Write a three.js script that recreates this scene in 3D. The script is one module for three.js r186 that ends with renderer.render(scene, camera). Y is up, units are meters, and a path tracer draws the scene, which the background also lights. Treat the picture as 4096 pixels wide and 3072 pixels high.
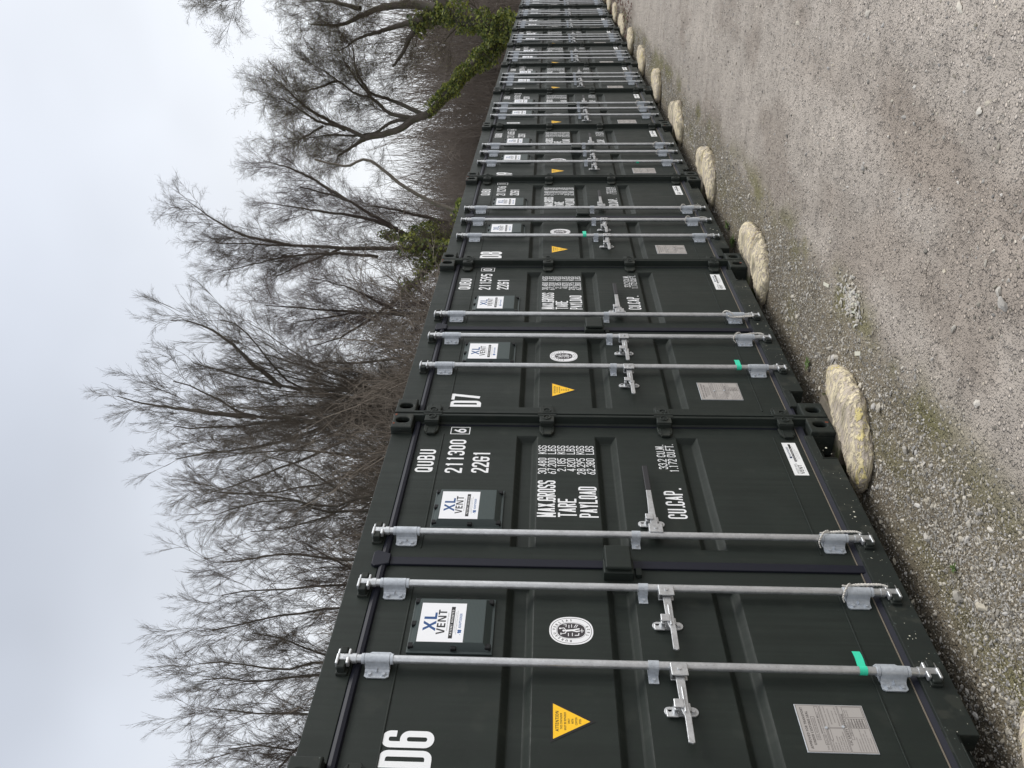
import * as THREE from 'three';
import { mergeGeometries } from 'three/addons/utils/BufferGeometryUtils.js';
import { RoundedBoxGeometry } from 'three/addons/geometries/RoundedBoxGeometry.js';

// ------------------------------------------------------------------ camera, sky, sun, exposure
const scene = new THREE.Scene();
const camera = new THREE.PerspectiveCamera(50.94, 4 / 3, 0.05, 900);
camera.position.set(-4.104, 1.676, 2.670);
camera.up.set(0.51385, 0.00944, 0.85783);                     // the phone was held upright: the picture lies on its side
camera.lookAt(-4.104 + 0.85686, 1.676 + 0.04289, 2.670 - 0.51374);
const renderer = new THREE.WebGLRenderer({ antialias: true });
renderer.toneMapping = THREE.LinearToneMapping;
renderer.toneMappingExposure = 1.12;
renderer.shadowMap.enabled = true;

const hash = (x, y, s = 0) => { let h = (x * 374761393 + y * 668265263 + s * 2147483647) | 0; h = Math.imul(h ^ (h >>> 13), 1274126177); h ^= h >>> 16; h = Math.imul(h, 2246822519); return ((h ^ (h >>> 15)) >>> 0) / 4294967296; };
const sm = (t) => t * t * (3 - 2 * t);
function vnoise(x, y, s = 0) {
  const xi = Math.floor(x), yi = Math.floor(y), u = sm(x - xi), v = sm(y - yi);
  const a = hash(xi, yi, s), b = hash(xi + 1, yi, s), c = hash(xi, yi + 1, s), d = hash(xi + 1, yi + 1, s);
  return a + (b - a) * u + (c - a) * v + (a - b - c + d) * u * v;
}
const fbm = (x, y, o = 4, s = 0) => { let r = 0, a = 0.5, n = 0; for (let i = 0; i < o; i++) { r += a * vnoise(x, y, s + i); n += a; a *= 0.5; x = x * 2.03 + 7.1; y = y * 2.03 + 3.7; } return r / n; };
const lerp = (a, b, t) => a + (b - a) * t, clamp = (x, a = 0, b = 1) => Math.min(b, Math.max(a, x));
const sst = (a, b, x) => sm(clamp((x - a) / (b - a)));
let seed = 12345; const rnd = () => { seed = (seed + 0x6D2B79F5) | 0; let t = Math.imul(seed ^ (seed >>> 15), 1 | seed); t = (t + Math.imul(t ^ (t >>> 7), 61 | t)) ^ t; return ((t ^ (t >>> 14)) >>> 0) / 4294967296; };
const rr = (a, b) => a + (b - a) * rnd();

const sunDir = new THREE.Vector3(0.50, 0.74, 0.52).normalize();
{
  const w = 1024, h = 512, d = new Float32Array(w * h * 4), v = new THREE.Vector3();
  for (let j = 0; j < h; j++) for (let i = 0; i < w; i++) {
    const el = ((j + 0.5) / h - 0.5) * Math.PI, az = ((i + 0.5) / w - 0.5) * 2 * Math.PI;
    v.set(Math.cos(el) * Math.cos(az), Math.sin(el), Math.cos(el) * Math.sin(az));
    const e = Math.max(0, el) * 57.3, k = sst(2, 38, e);
    const ang = Math.acos(clamp(v.dot(sunDir), -1, 1)) * 57.3;
    const glow = 1.0 * Math.exp(-((ang / 35) ** 2));
    const p = 2.2 / (Math.max(v.y, 0) + 0.35);
    const c = 0.65 * (fbm(v.x * p * 0.55 + 9, v.z * p * 0.55 + 4, 3, 3) - 0.5) + 0.5 * (fbm(v.x * p * 1.4 + 2, v.z * p * 1.4 + 1, 4, 9) - 0.5);
    const q = 1 + 0.52 * c;
    const z2 = 0.30 * sst(40, 75, e), a = [lerp(0.88, 0.535, k) + z2, lerp(0.905, 0.58, k) + z2, lerp(0.93, 0.67, k) + z2];
    const o = (j * w + i) * 4, dn = el < 0 ? 0.45 : 1;
    d[o] = (a[0] + glow) * q * dn; d[o + 1] = (a[1] + glow * 0.99) * q * dn; d[o + 2] = (a[2] + glow * 0.96) * q * dn; d[o + 3] = 1;
  }
  const t = new THREE.DataTexture(d, w, h, THREE.RGBAFormat, THREE.FloatType);
  t.mapping = THREE.EquirectangularReflectionMapping; t.magFilter = t.minFilter = THREE.LinearFilter; t.wrapS = THREE.RepeatWrapping; t.needsUpdate = true;
  scene.background = t; scene.environment = t; scene.environmentIntensity = 1;
}
const sun = new THREE.DirectionalLight(new THREE.Color(1, 0.965, 0.91), 1.5);
sun.position.copy(sunDir).multiplyScalar(60).add(new THREE.Vector3(8, 0, -2)); sun.target.position.set(8, 0, -2);
sun.castShadow = true; sun.shadow.radius = 50; sun.shadow.mapSize.set(2048, 2048);
Object.assign(sun.shadow.camera, { left: -45, right: 45, top: 45, bottom: -45, near: 1, far: 140 });
scene.add(sun, sun.target);

// ------------------------------------------------------------------ helpers
const used = {};
const numbered = (n) => { const k = used[n] = (used[n] ?? -1) + 1; return k ? `${n}_${String(k).padStart(3, '0')}` : n; };
function tag(o, label, category, group, kind) { if (label) o.userData.label = label; if (category) o.userData.category = category; if (group) o.userData.group = group; if (kind) o.userData.kind = kind; return o; }
const shade = (m) => { m.castShadow = m.receiveShadow = true; return m; };
function thing(name, pos, turn, label, category, group) { const o = new THREE.Group(); o.name = numbered(name); o.position.set(...pos); o.rotation.y = turn || 0; tag(o, label, category, group); scene.add(o); return o; }
function mesh(name, geo, mat, parent) { const m = shade(new THREE.Mesh(geo, mat)); m.name = parent === scene ? numbered(name) : name; parent.add(m); return m; }
function norm(g) { let q = g.index ? g.toNonIndexed() : g; const r = new THREE.BufferGeometry(); r.setAttribute('position', q.attributes.position); r.setAttribute('normal', q.attributes.normal); r.setAttribute('uv', q.attributes.uv || new THREE.BufferAttribute(new Float32Array(q.attributes.position.count * 2), 2)); return r; }
function merge(list) { return mergeGeometries(list.map(norm)); }
function boxUV(g) {                                            // uv in metres
  const p = g.attributes.position, n = g.attributes.normal, u = new Float32Array(p.count * 2);
  for (let i = 0; i < p.count; i++) { const ax = Math.abs(n.getX(i)), ay = Math.abs(n.getY(i)); u[2 * i] = ax > 0.7 ? p.getZ(i) : p.getX(i); u[2 * i + 1] = ay > 0.7 ? p.getZ(i) : p.getY(i); }
  g.setAttribute('uv', new THREE.BufferAttribute(u, 2)); return g;
}
const box = (x0, x1, y0, y1, z0, z1, r = 0) => { const w = x1 - x0, h = y1 - y0, d = z1 - z0; const g = r ? new RoundedBoxGeometry(w, h, d, 2, Math.min(r, w / 2.01, h / 2.01, d / 2.01)) : new THREE.BoxGeometry(w, h, d); g.translate((x0 + x1) / 2, (y0 + y1) / 2, (z0 + z1) / 2); return g; };
const cylY = (x, z, r, y0, y1, n = 20) => { const g = new THREE.CylinderGeometry(r, r, y1 - y0, n); g.translate(x, (y0 + y1) / 2, z); return g; };
const cylZ = (x, y, r, z0, z1, n = 12) => { const g = new THREE.CylinderGeometry(r, r, z1 - z0, n); g.rotateX(Math.PI / 2); g.translate(x, y, (z0 + z1) / 2); return g; };
const bolt = (x, y, z, r = 0.009) => merge([cylZ(x, y, r * 1.35, z, z + 0.002, 14), cylZ(x, y, r, z + 0.002, z + 0.008, 6)]);
const shp = (pts) => { const s = new THREE.Shape(); pts.forEach((p, i) => i ? s.lineTo(p[0], p[1]) : s.moveTo(p[0], p[1])); return s; };
const prismY = (sz, y0, y1) => { const g = new THREE.ExtrudeGeometry(shp(sz.map(([s, z]) => [s, -z])), { depth: y1 - y0, bevelEnabled: false }); g.rotateX(-Math.PI / 2); g.translate(0, y0, 0); return g; };
const prismX = (yz, x0, x1) => { const g = new THREE.ExtrudeGeometry(shp(yz.map(([y, z]) => [-z, y])), { depth: x1 - x0, bevelEnabled: false }); g.rotateY(Math.PI / 2); g.translate(x0, 0, 0); return g; };
const plateZ = (xy, z0, z1, bevel = 0, holes = []) => { const s = shp(xy); for (const h of holes) s.holes.push(h); const g = new THREE.ExtrudeGeometry(s, { depth: z1 - z0 - 2 * bevel, bevelEnabled: bevel > 0, bevelSize: bevel, bevelThickness: bevel, bevelSegments: 2, bevelOffset: -bevel }); g.translate(0, 0, z0 + bevel); return g; };
function stadium(x, y, w, h) { const r = w / 2, p = new THREE.Path(); p.absarc(x, y + h / 2 - r, r, 0, Math.PI, false); p.absarc(x, y - h / 2 + r, r, Math.PI, 2 * Math.PI, false); p.closePath(); return p; }
function tubeAlong(pts, r, sides = 6, n = 24) { return new THREE.TubeGeometry(new THREE.CatmullRomCurve3(pts.map((p) => new THREE.Vector3(...p))), n, r, sides); }
const L = (r, g, b) => new THREE.Color().setRGB(r, g, b);
const toS = (x) => { x = clamp(x); return Math.round(255 * (x <= 0.0031308 ? 12.92 * x : 1.055 * Math.pow(x, 1 / 2.4) - 0.055)); };
function dataTex(w, h, fn, srgb, rx = 1, ry = rx) {
  const d = new Uint8Array(w * h * 4);
  for (let j = 0; j < h; j++) for (let i = 0; i < w; i++) { const c = fn(i, j), o = 4 * (j * w + i); for (let k = 0; k < 3; k++) d[o + k] = srgb ? toS(c[k]) : Math.round(255 * clamp(c[k])); d[o + 3] = 255; }
  return rawTex(d, w, h, srgb, rx, ry);
}
function rawTex(d, w, h, srgb, rx, ry) { const t = new THREE.DataTexture(d, w, h); t.wrapS = t.wrapT = THREE.RepeatWrapping; t.magFilter = THREE.LinearFilter; t.minFilter = THREE.LinearMipmapLinearFilter; t.generateMipmaps = true; if (srgb) t.colorSpace = THREE.SRGBColorSpace; t.repeat.set(rx, ry); t.needsUpdate = true; return t; }
function pnoise(i, j, n, cells, s) {                            // tiling noise
  const x = i / n * cells, y = j / n * cells, xi = Math.floor(x), yi = Math.floor(y), u = sm(x - xi), v = sm(y - yi), m = (q) => ((q % cells) + cells) % cells;
  const a = hash(m(xi), m(yi), s), b = hash(m(xi + 1), m(yi), s), c = hash(m(xi), m(yi + 1), s), d = hash(m(xi + 1), m(yi + 1), s);
  return a + (b - a) * u + (c - a) * v + (a - b - c + d) * u * v;
}
function pn2(i, j, n, cx, cy, s) { const x = i / n * cx, y = j / n * cy, xi = Math.floor(x), yi = Math.floor(y), u = sm(x - xi), v = sm(y - yi), A = (q) => q % cx, B = (q) => q % cy; const a = hash(A(xi), B(yi), s), b = hash(A(xi + 1), B(yi), s), c = hash(A(xi), B(yi + 1), s), d = hash(A(xi + 1), B(yi + 1), s); return a + (b - a) * u + (c - a) * v + (a - b - c + d) * u * v; }
const pf = (i, j, n, c, s) => 0.5 * pnoise(i, j, n, c, s) + 0.28 * pnoise(i, j, n, c * 2, s + 1) + 0.14 * pnoise(i, j, n, c * 4, s + 2) + 0.08 * pnoise(i, j, n, c * 8, s + 3);
function canvasTex(w, h, draw) { const c = document.createElement('canvas'); c.width = w; c.height = h; draw(c.getContext('2d'), w, h); const t = new THREE.CanvasTexture(c); t.colorSpace = THREE.SRGBColorSpace; t.anisotropy = 8; return t; }

// ------------------------------------------------------------------ materials
const M = {};
{
  const n = 512;
  const dust = dataTex(n, n, (i, j) => { const f = pf(i, j, n, 6, 11), sp = hash(i, j, 5) > 0.9985 ? 2.2 : 1; const st = pn2(i, j, n, 90, 3, 77) * pn2(i, j, n, 9, 4, 78), k = (0.78 + 0.26 * f + 0.30 * st) * sp, d = sst(0.62, 0.8, pf(i, j, n, 7, 93)) * 0.006; return [0.0195 * k + d, 0.0248 * k + d * 0.95, 0.0215 * k + d * 0.8]; }, true, 1);
  const rough = dataTex(n, n, (i, j) => { const f = pf(i, j, n, 5, 31), g = pnoise(i, j, n, 128, 8); const k = 0.33 + 0.24 * f + 0.06 * g + 0.10 * pn2(i, j, n, 70, 3, 79); return [k, k, k]; }, false, 1);
  M.paint = new THREE.MeshPhysicalMaterial({ map: dust, roughnessMap: rough, roughness: 1, metalness: 0, specularIntensity: 0.42 });
  const worn = dataTex(n, n, (i, j) => { const f = pf(i, j, n, 9, 71), d = sst(0.6, 0.75, pf(i, j, n, 14, 91)); const sp = hash(i >> 1, j >> 1, 15) > 0.9975 ? 5 : 1; return [(0.022 + 0.014 * d) * (0.85 + 0.3 * f) * sp, (0.0265 + 0.013 * d) * (0.85 + 0.3 * f) * sp, (0.0235 + 0.010 * d) * (0.85 + 0.3 * f) * sp]; }, true, 1);
  M.paintWorn = new THREE.MeshPhysicalMaterial({ map: worn, roughnessMap: rough, roughness: 1.1, metalness: 0, specularIntensity: 0.42 });
  M.rubber = new THREE.MeshPhysicalMaterial({ color: L(0.0115, 0.0125, 0.021), roughness: 0.5, specularIntensity: 0.5 });
  M.rubberDust = new THREE.MeshStandardMaterial({ color: L(0.165, 0.138, 0.105), roughness: 0.95 });
  const galv = dataTex(n, n, (i, j) => { const f = pf(i, j, n, 24, 41), g = pnoise(i, j, n, 5, 47); const k = 0.46 + 0.20 * f + 0.10 * g - 0.06 * sst(0.62, 0.75, pf(i, j, n, 40, 43)); return [k * 0.98, k, k * 1.02]; }, true, 4, 4);
  const groug = dataTex(n, n, (i, j) => { const f = pf(i, j, n, 20, 51); const k = 0.24 + 0.24 * f; return [k, k, k]; }, false, 4, 4);
  M.galv = new THREE.MeshStandardMaterial({ map: galv, roughnessMap: groug, roughness: 1, metalness: 0.72 });
  M.galvDull = new THREE.MeshStandardMaterial({ map: galv, roughnessMap: groug, roughness: 1.2, metalness: 0.3, color: L(0.88, 0.92, 0.97) });
  M.vent = new THREE.MeshStandardMaterial({ color: L(0.036, 0.052, 0.051), roughness: 0.45 });
  M.ventHole = new THREE.MeshStandardMaterial({ color: L(0.006, 0.007, 0.008), roughness: 0.8 });
  M.white = new THREE.MeshStandardMaterial({ color: L(0.84, 0.85, 0.86), roughness: 0.5 });
  M.grip = new THREE.MeshStandardMaterial({ color: L(0.017, 0.017, 0.02), roughness: 0.55 });
  M.tape = new THREE.MeshStandardMaterial({ color: L(0.045, 0.70, 0.44), roughness: 0.45 });
  M.rope = new THREE.MeshStandardMaterial({ color: L(0.66, 0.63, 0.58), roughness: 0.95 });
  M.rust = new THREE.MeshStandardMaterial({ color: L(0.17, 0.048, 0.022), roughness: 0.9 });
  M.fleck = new THREE.MeshStandardMaterial({ color: L(0.6, 0.58, 0.48), roughness: 0.8 });
  const conc = dataTex(n, n, (i, j) => { const f = pf(i, j, n, 8, 61), g = hash(i, j, 9), m = sst(0.45, 0.62, pf(i, j, n, 4, 66)); const k = 0.7 + 0.4 * f + 0.3 * (g - 0.5); return [lerp(0.17, 0.055, m) * k, lerp(0.145, 0.06, m) * k, lerp(0.11, 0.018, m) * k]; }, true, 2);
  const concB = dataTex(n, n, (i, j) => { const k = 0.6 * hash(i >> 1, j >> 1, 19) + 0.4 * pf(i, j, n, 30, 5); return [k, k, k]; }, false, 2);
  M.concrete = new THREE.MeshStandardMaterial({ map: conc, bumpMap: concB, bumpScale: 0.004, roughness: 0.95 });
  const bagT = dataTex(1024, 1024, (i, j) => {
    const a = pf(i, j, 1024, 7, 101), b = pf(i, j, 1024, 64, 111), y = sst(0.66, 0.78, pf(i, j, 1024, 4, 121)), sk = sst(0.40, 0.58, 0.25 * a + 0.75 * b), g = hash(i, j, 3) - 0.5;
    const c0 = [0.54, 0.465, 0.38], c1 = [lerp(0.71, 0.68, y), lerp(0.615, 0.57, y), lerp(0.425, 0.25, y)], k = 0.86 + 0.24 * b + 0.12 * g;
    const gr = 0.55 * sst(0.56, 0.72, pf(i, j, 1024, 9, 131)); return [lerp(lerp(c0[0], c1[0], sk), 0.24, gr) * k, lerp(lerp(c0[1], c1[1], sk), 0.215, gr) * k, lerp(lerp(c0[2], c1[2], sk), 0.15, gr) * k];
  }, true, 1);
  const bagB = dataTex(1024, 1024, (i, j) => { const a = pf(i, j, 1024, 7, 101), b = pf(i, j, 1024, 64, 111), sk = sst(0.40, 0.58, 0.25 * a + 0.75 * b); const k = 0.4 * sk + 0.35 * pf(i, j, 1024, 60, 7) + 0.25 * a; return [k, k, k]; }, false, 1);
  M.bag = new THREE.MeshStandardMaterial({ map: bagT, bumpMap: bagB, bumpScale: 0.014, roughness: 0.95 });
  const bark = dataTex(256, 512, (i, j) => { const f = 0.5 * pnoise(i, j * 0.25, 256, 24, 5) + 0.5 * pf(i, j, 256, 10, 2), m = sst(0.5, 0.7, pf(i, j, 256, 3, 8)); const k = 0.6 + 0.8 * f; return [lerp(0.105, 0.085, m) * k, lerp(0.09, 0.085, m) * k, lerp(0.075, 0.05, m) * k]; }, true, 1);
  M.bark = new THREE.MeshStandardMaterial({ map: bark, roughness: 0.95 });
  M.barkPale = new THREE.MeshStandardMaterial({ map: bark, color: L(1.9, 1.95, 1.95), roughness: 0.9 });
  M.twig = new THREE.MeshStandardMaterial({ color: L(0.098, 0.077, 0.060), roughness: 0.9 });
  M.twigGrey = new THREE.MeshStandardMaterial({ color: L(0.115, 0.096, 0.075), roughness: 0.9 });
  M.twigRed = new THREE.MeshStandardMaterial({ color: L(0.105, 0.079, 0.068), roughness: 0.9 });
  M.scrub = new THREE.MeshStandardMaterial({ color: L(0.18, 0.15, 0.12), roughness: 0.95 });
  M.farWood = new THREE.MeshStandardMaterial({ color: L(0.19, 0.16, 0.135), roughness: 0.95 });
  M.leaf = new THREE.MeshPhysicalMaterial({ vertexColors: true, roughness: 0.9, transmission: 0.35, thickness: 0, side: THREE.DoubleSide });
  M.weed = new THREE.MeshStandardMaterial({ color: L(0.085, 0.13, 0.035), roughness: 0.6, side: THREE.DoubleSide });
  M.stone = new THREE.MeshStandardMaterial({ color: L(1, 1, 1), roughness: 0.9 });
}

// ------------------------------------------------------------------ ground
const GY = -0.09;
const groundH = (x, z) => GY + (fbm(x * 0.35, z * 0.35, 3, 21) - 0.5) * 0.05 * sst(0.3, 2, Math.abs(z)) + (fbm(x * 2.2, z * 2.2, 3, 22) - 0.5) * 0.022;
const strip = (x, z) => { const e = 0.62 - 0.018 * x + 0.25 * (fbm(x * 0.8 + 3, z * 0.5, 3, 33) - 0.5); return 1 - sst(e - 0.16, e + 0.14, z); };   // loose gravel margin along the boxes
const damp = (x, z) => sst(0.55, 0.72, fbm(x * 0.8 + 11, z * 1.9 + 3, 4, 41)) * 0.75 + 0.6 * Math.exp(-(((x + 0.1) / 0.75) ** 2) - (((z - 1.68) / 0.16) ** 2)) + 0.55 * Math.exp(-(((x - 1.6) / 0.8) ** 2) - (((z - 1.7) / 0.12) ** 2));
const moss = (x, z) => { const e = 0.60 - 0.018 * x; const line = Math.exp(-(((z - e) / 0.13) ** 2)), inn = 0.8 * Math.exp(-(((z - 0.12) / 0.16) ** 2)); return sst(0.42, 0.66, fbm(x * 2.4, z * 4.2, 4, 51)) * (0.6 + 0.4 * sst(0.38, 0.6, fbm(x * 0.9 + 7, z * 1.5, 2, 57))) * clamp(line + inn); };
{
  const T = 2.2, n = 2048, cA = 88, cB = 240, col = new Uint8Array(n * n * 4), bmp = new Uint8Array(n * n * 4);
  const cell = (i, j, cells, s) => { const x = i / n * cells, y = j / n * cells, xi = Math.floor(x), yi = Math.floor(y); let best = 9, bx = 0, by = 0, b2 = 9; for (let b = -1; b <= 1; b++) for (let a = -1; a <= 1; a++) { const cx = ((xi + a) % cells + cells) % cells, cy = ((yi + b) % cells + cells) % cells; const dx = xi + a + 0.15 + 0.7 * hash(cx, cy, s) - x, dy = yi + b + 0.15 + 0.7 * hash(cx, cy, s + 1) - y, d = dx * dx + dy * dy; if (d < best) { b2 = best; best = d; bx = cx; by = cy; } else if (d < b2) b2 = d; } return [Math.sqrt(best), bx, by, Math.sqrt(b2)]; };
  for (let j = 0; j < n; j++) for (let i = 0; i < n; i++) {
    const A = cell(i, j, cA, 3), B = cell(i, j, cB, 13), ra = hash(A[1], A[2], 7), rb = hash(B[1], B[2], 17), f = pf(i, j, n, 12, 23), g = hash(i, j, 29);
    let k = 0.72 + 0.44 * f + 0.24 * (g - 0.5), h = 0.30 + 0.25 * f, t = 0.5; const pit = sst(0.62, 0.74, pf(i, j, n, 70, 37)); k *= 1 - 0.32 * pit; h -= 0.22 * pit;
    if (rb > 0.35) { const s = sst(0.5, 0.25, B[0]) * (0.5 + rb * 0.5); k = lerp(k, 0.55 + 0.98 * hash(B[1], B[2], 19), s * 0.82); h += 0.18 * s; t = lerp(t, hash(B[1], B[2], 20), s); }
    if (ra > 0.62) { const R = 0.18 + 0.3 * hash(A[1], A[2], 8), s = sst(R, R * 0.72, A[0]); k = lerp(k, 0.75 + 0.75 * hash(A[1], A[2], 9), s); h = lerp(h, 0.62 + 0.3 * Math.sqrt(Math.max(0, 1 - (A[0] / R) ** 2)), s); t = lerp(t, hash(A[1], A[2], 10), s); const rim = Math.exp(-(((A[0] - R * 1.08) / 0.05) ** 2)); k *= 1 - 0.3 * rim; }
    const o = 4 * (j * n + i), c = [lerp(0.405, 0.42, t), lerp(0.370, 0.378, t), lerp(0.330, 0.322, t)];
    for (let q = 0; q < 3; q++) { col[o + q] = toS(c[q] * k); bmp[o + q] = Math.round(255 * clamp(h)); } col[o + 3] = bmp[o + 3] = 255;
  }
  const axis = (a, b, st, far) => { const v = []; for (let x = a; x <= b + 1e-6; x += st) v.push(x); let s = st; for (let x = b; x < far;) { s *= 1.12; x += s; v.push(x); } s = st; for (let x = a; x > -far;) { s *= 1.25; x -= s; v.unshift(x); } return v; };
  const xs = axis(-3.2, 9, 0.045, 420), zs = axis(-0.8, 3.2, 0.045, 420), P = [], C = [], U = [], I = [];
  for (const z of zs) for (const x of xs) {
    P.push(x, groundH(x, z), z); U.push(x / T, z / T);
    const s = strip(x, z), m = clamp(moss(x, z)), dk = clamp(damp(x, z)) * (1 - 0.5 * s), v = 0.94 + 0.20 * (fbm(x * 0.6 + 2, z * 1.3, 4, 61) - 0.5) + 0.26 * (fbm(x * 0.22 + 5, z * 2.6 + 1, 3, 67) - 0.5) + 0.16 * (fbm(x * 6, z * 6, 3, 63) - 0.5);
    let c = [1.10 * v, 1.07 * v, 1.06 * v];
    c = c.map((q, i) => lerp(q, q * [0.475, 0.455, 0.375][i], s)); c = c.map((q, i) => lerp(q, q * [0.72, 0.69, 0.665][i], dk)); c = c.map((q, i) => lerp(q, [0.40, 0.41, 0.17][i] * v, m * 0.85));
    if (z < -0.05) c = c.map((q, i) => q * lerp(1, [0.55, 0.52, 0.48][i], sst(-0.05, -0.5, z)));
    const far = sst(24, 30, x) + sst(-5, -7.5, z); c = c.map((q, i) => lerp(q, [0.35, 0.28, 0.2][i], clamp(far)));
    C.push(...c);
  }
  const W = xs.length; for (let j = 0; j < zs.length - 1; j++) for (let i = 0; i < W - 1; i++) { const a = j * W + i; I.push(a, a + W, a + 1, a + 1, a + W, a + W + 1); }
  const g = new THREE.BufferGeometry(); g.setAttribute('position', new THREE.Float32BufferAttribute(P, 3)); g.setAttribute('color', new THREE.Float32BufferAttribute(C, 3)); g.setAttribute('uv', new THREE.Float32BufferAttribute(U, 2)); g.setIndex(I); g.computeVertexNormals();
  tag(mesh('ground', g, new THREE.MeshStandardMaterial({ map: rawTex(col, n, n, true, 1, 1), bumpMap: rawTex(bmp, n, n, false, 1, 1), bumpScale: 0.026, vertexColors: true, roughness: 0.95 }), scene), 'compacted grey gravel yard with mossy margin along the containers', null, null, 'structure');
}

// ------------------------------------------------------------------ print: labels and stickers
const STK = {};
const sticker = (t) => new THREE.MeshStandardMaterial({ map: t, roughness: 0.42 });
STK.xl = sticker(canvasTex(576, 512, (c, w, h) => {
  c.fillStyle = '#eeeff2'; c.fillRect(0, 0, w, h); c.textAlign = 'center'; c.textBaseline = 'alphabetic';
  c.fillStyle = '#14467f'; c.save(); c.translate(296, 190); c.scale(1.22, 1); c.font = 'bold 200px sans-serif'; c.fillText('XL', 0, 0); c.restore();
  c.fillStyle = '#15161a'; c.save(); c.translate(292, 296); c.scale(1.12, 1); c.font = 'bold 132px sans-serif'; c.fillText('VENT', 0, 0); c.restore();
  c.fillStyle = '#888'; c.font = '21px sans-serif'; c.fillText('Advanced Ventilation System', 296, 324);
  c.fillStyle = '#101114'; c.fillRect(52, 344, 470, 44); c.fillStyle = '#eee'; c.font = 'bold 32px sans-serif'; c.fillText('P A T E N T   G R A N T E D', 287, 377);
  c.fillStyle = '#777'; c.font = '15px sans-serif'; c.fillText('United Kingdom Patent Number GB 2594478', 287, 408); c.fillText('United Kingdom Registered Design Number 6057893', 287, 426);
  c.fillStyle = '#1c4f8d'; c.font = 'bold 40px sans-serif'; c.save(); c.translate(312, 474); c.scale(0.9, 1); c.fillText('ADAPTAINER', 0, 0); c.restore();
  for (const [x, y, r] of [[142, 452, 13], [168, 452, 13], [168, 470, 13], [146, 470, 12]]) { c.beginPath(); c.arc(x, y, r, 0, 7); c.fill(); } c.font = '15px sans-serif'; c.fillText('by', 112, 472);
}));
STK.tri = sticker(canvasTex(512, 512, (c, w, h) => {
  c.fillStyle = '#0c0c0e'; c.fillRect(0, 0, w, h); c.fillStyle = '#ffc71c'; c.beginPath(); c.moveTo(44, 32); c.lineTo(468, 32); c.lineTo(256, 452); c.fill();
  c.fillStyle = '#17140c'; c.textAlign = 'center'; c.font = 'bold 52px sans-serif'; c.save(); c.translate(256, 96); c.scale(0.86, 1); c.fillText('ATTENTION', 0, 0); c.restore();
  c.font = 'bold 34px sans-serif'; [['THIS CONTAINER', 136], ['MUST BE REPAIRED', 180], ['ONLY', 222], ['WITH', 264], ['CORTEN', 306], ['STEEL', 348]].forEach(([t, y]) => { c.save(); c.translate(256, y); c.scale(0.7, 1); c.fillText(t, 0, 0); c.restore(); });
}));
STK.bv = sticker(canvasTex(416, 512, (c, w, h) => {
  const sup = (cx, cy, a, b, e) => { c.beginPath(); for (let i = 0; i <= 90; i++) { const t = i / 90 * Math.PI * 2, x = Math.cos(t), y = Math.sin(t); c.lineTo(cx + a * Math.sign(x) * Math.abs(x) ** e, cy + b * Math.sign(y) * Math.abs(y) ** e); } c.closePath(); };
  c.fillStyle = '#eeeef0'; c.fillRect(0, 0, w, h); c.lineWidth = 6; c.strokeStyle = '#29282a'; sup(208, 256, 186, 234, 0.86); c.stroke(); c.lineWidth = 3; sup(208, 256, 122, 172, 0.8); c.stroke();
  c.fillStyle = '#353034'; sup(208, 256, 112, 162, 0.8); c.fill();
  c.fillStyle = '#29282a'; c.font = 'bold 42px sans-serif'; c.textAlign = 'center'; c.textBaseline = 'middle';
  const ring = (txt, a0, a1, flip) => { [...txt].forEach((ch, i) => { const t = (a0 + (a1 - a0) * i / Math.max(1, txt.length - 1)) * Math.PI / 180; c.save(); c.translate(208 + 154 * Math.cos(t), 256 - 203 * Math.sin(t)); c.rotate(Math.atan2(154 * Math.cos(t), 203 * Math.sin(t)) * 1 + (flip ? Math.PI : 0)); c.fillText(ch, 0, 0); c.restore(); }); };
  ring('BUREAU', 178, 108); ring('VERITAS', 84, 0); ring('1828', 246, 294, true);
  c.strokeStyle = c.fillStyle = '#eeeef0'; c.lineCap = 'round'; const ln = (wd, ...p) => { c.lineWidth = wd; c.beginPath(); for (let i = 0; i < p.length; i += 2) c.lineTo(p[i], p[i + 1]); c.stroke(); };
  c.beginPath(); c.arc(206, 168, 15, 0, 7); c.fill(); ln(26, 206, 196, 214, 262); ln(20, 214, 262, 236, 346); ln(18, 210, 268, 196, 320, 204, 350); ln(11, 210, 196, 246, 172, 240, 138); c.beginPath(); c.arc(238, 126, 12, 0, 7); c.fill(); ln(11, 200, 200, 168, 186, 160, 150); ln(14, 150, 136, 168, 136);
  ln(9, 128, 222, 168, 222); ln(9, 130, 268, 172, 268); ln(12, 138, 300, 140, 340, 170, 344); ln(9, 248, 230, 290, 230); ln(9, 256, 262, 298, 262); ln(9, 256, 290, 300, 316); ln(9, 256, 312, 296, 336); ln(8, 262, 196, 296, 200, 292, 170); ln(8, 182, 380, 236, 380); ln(8, 208, 364, 208, 400);
}));
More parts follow.
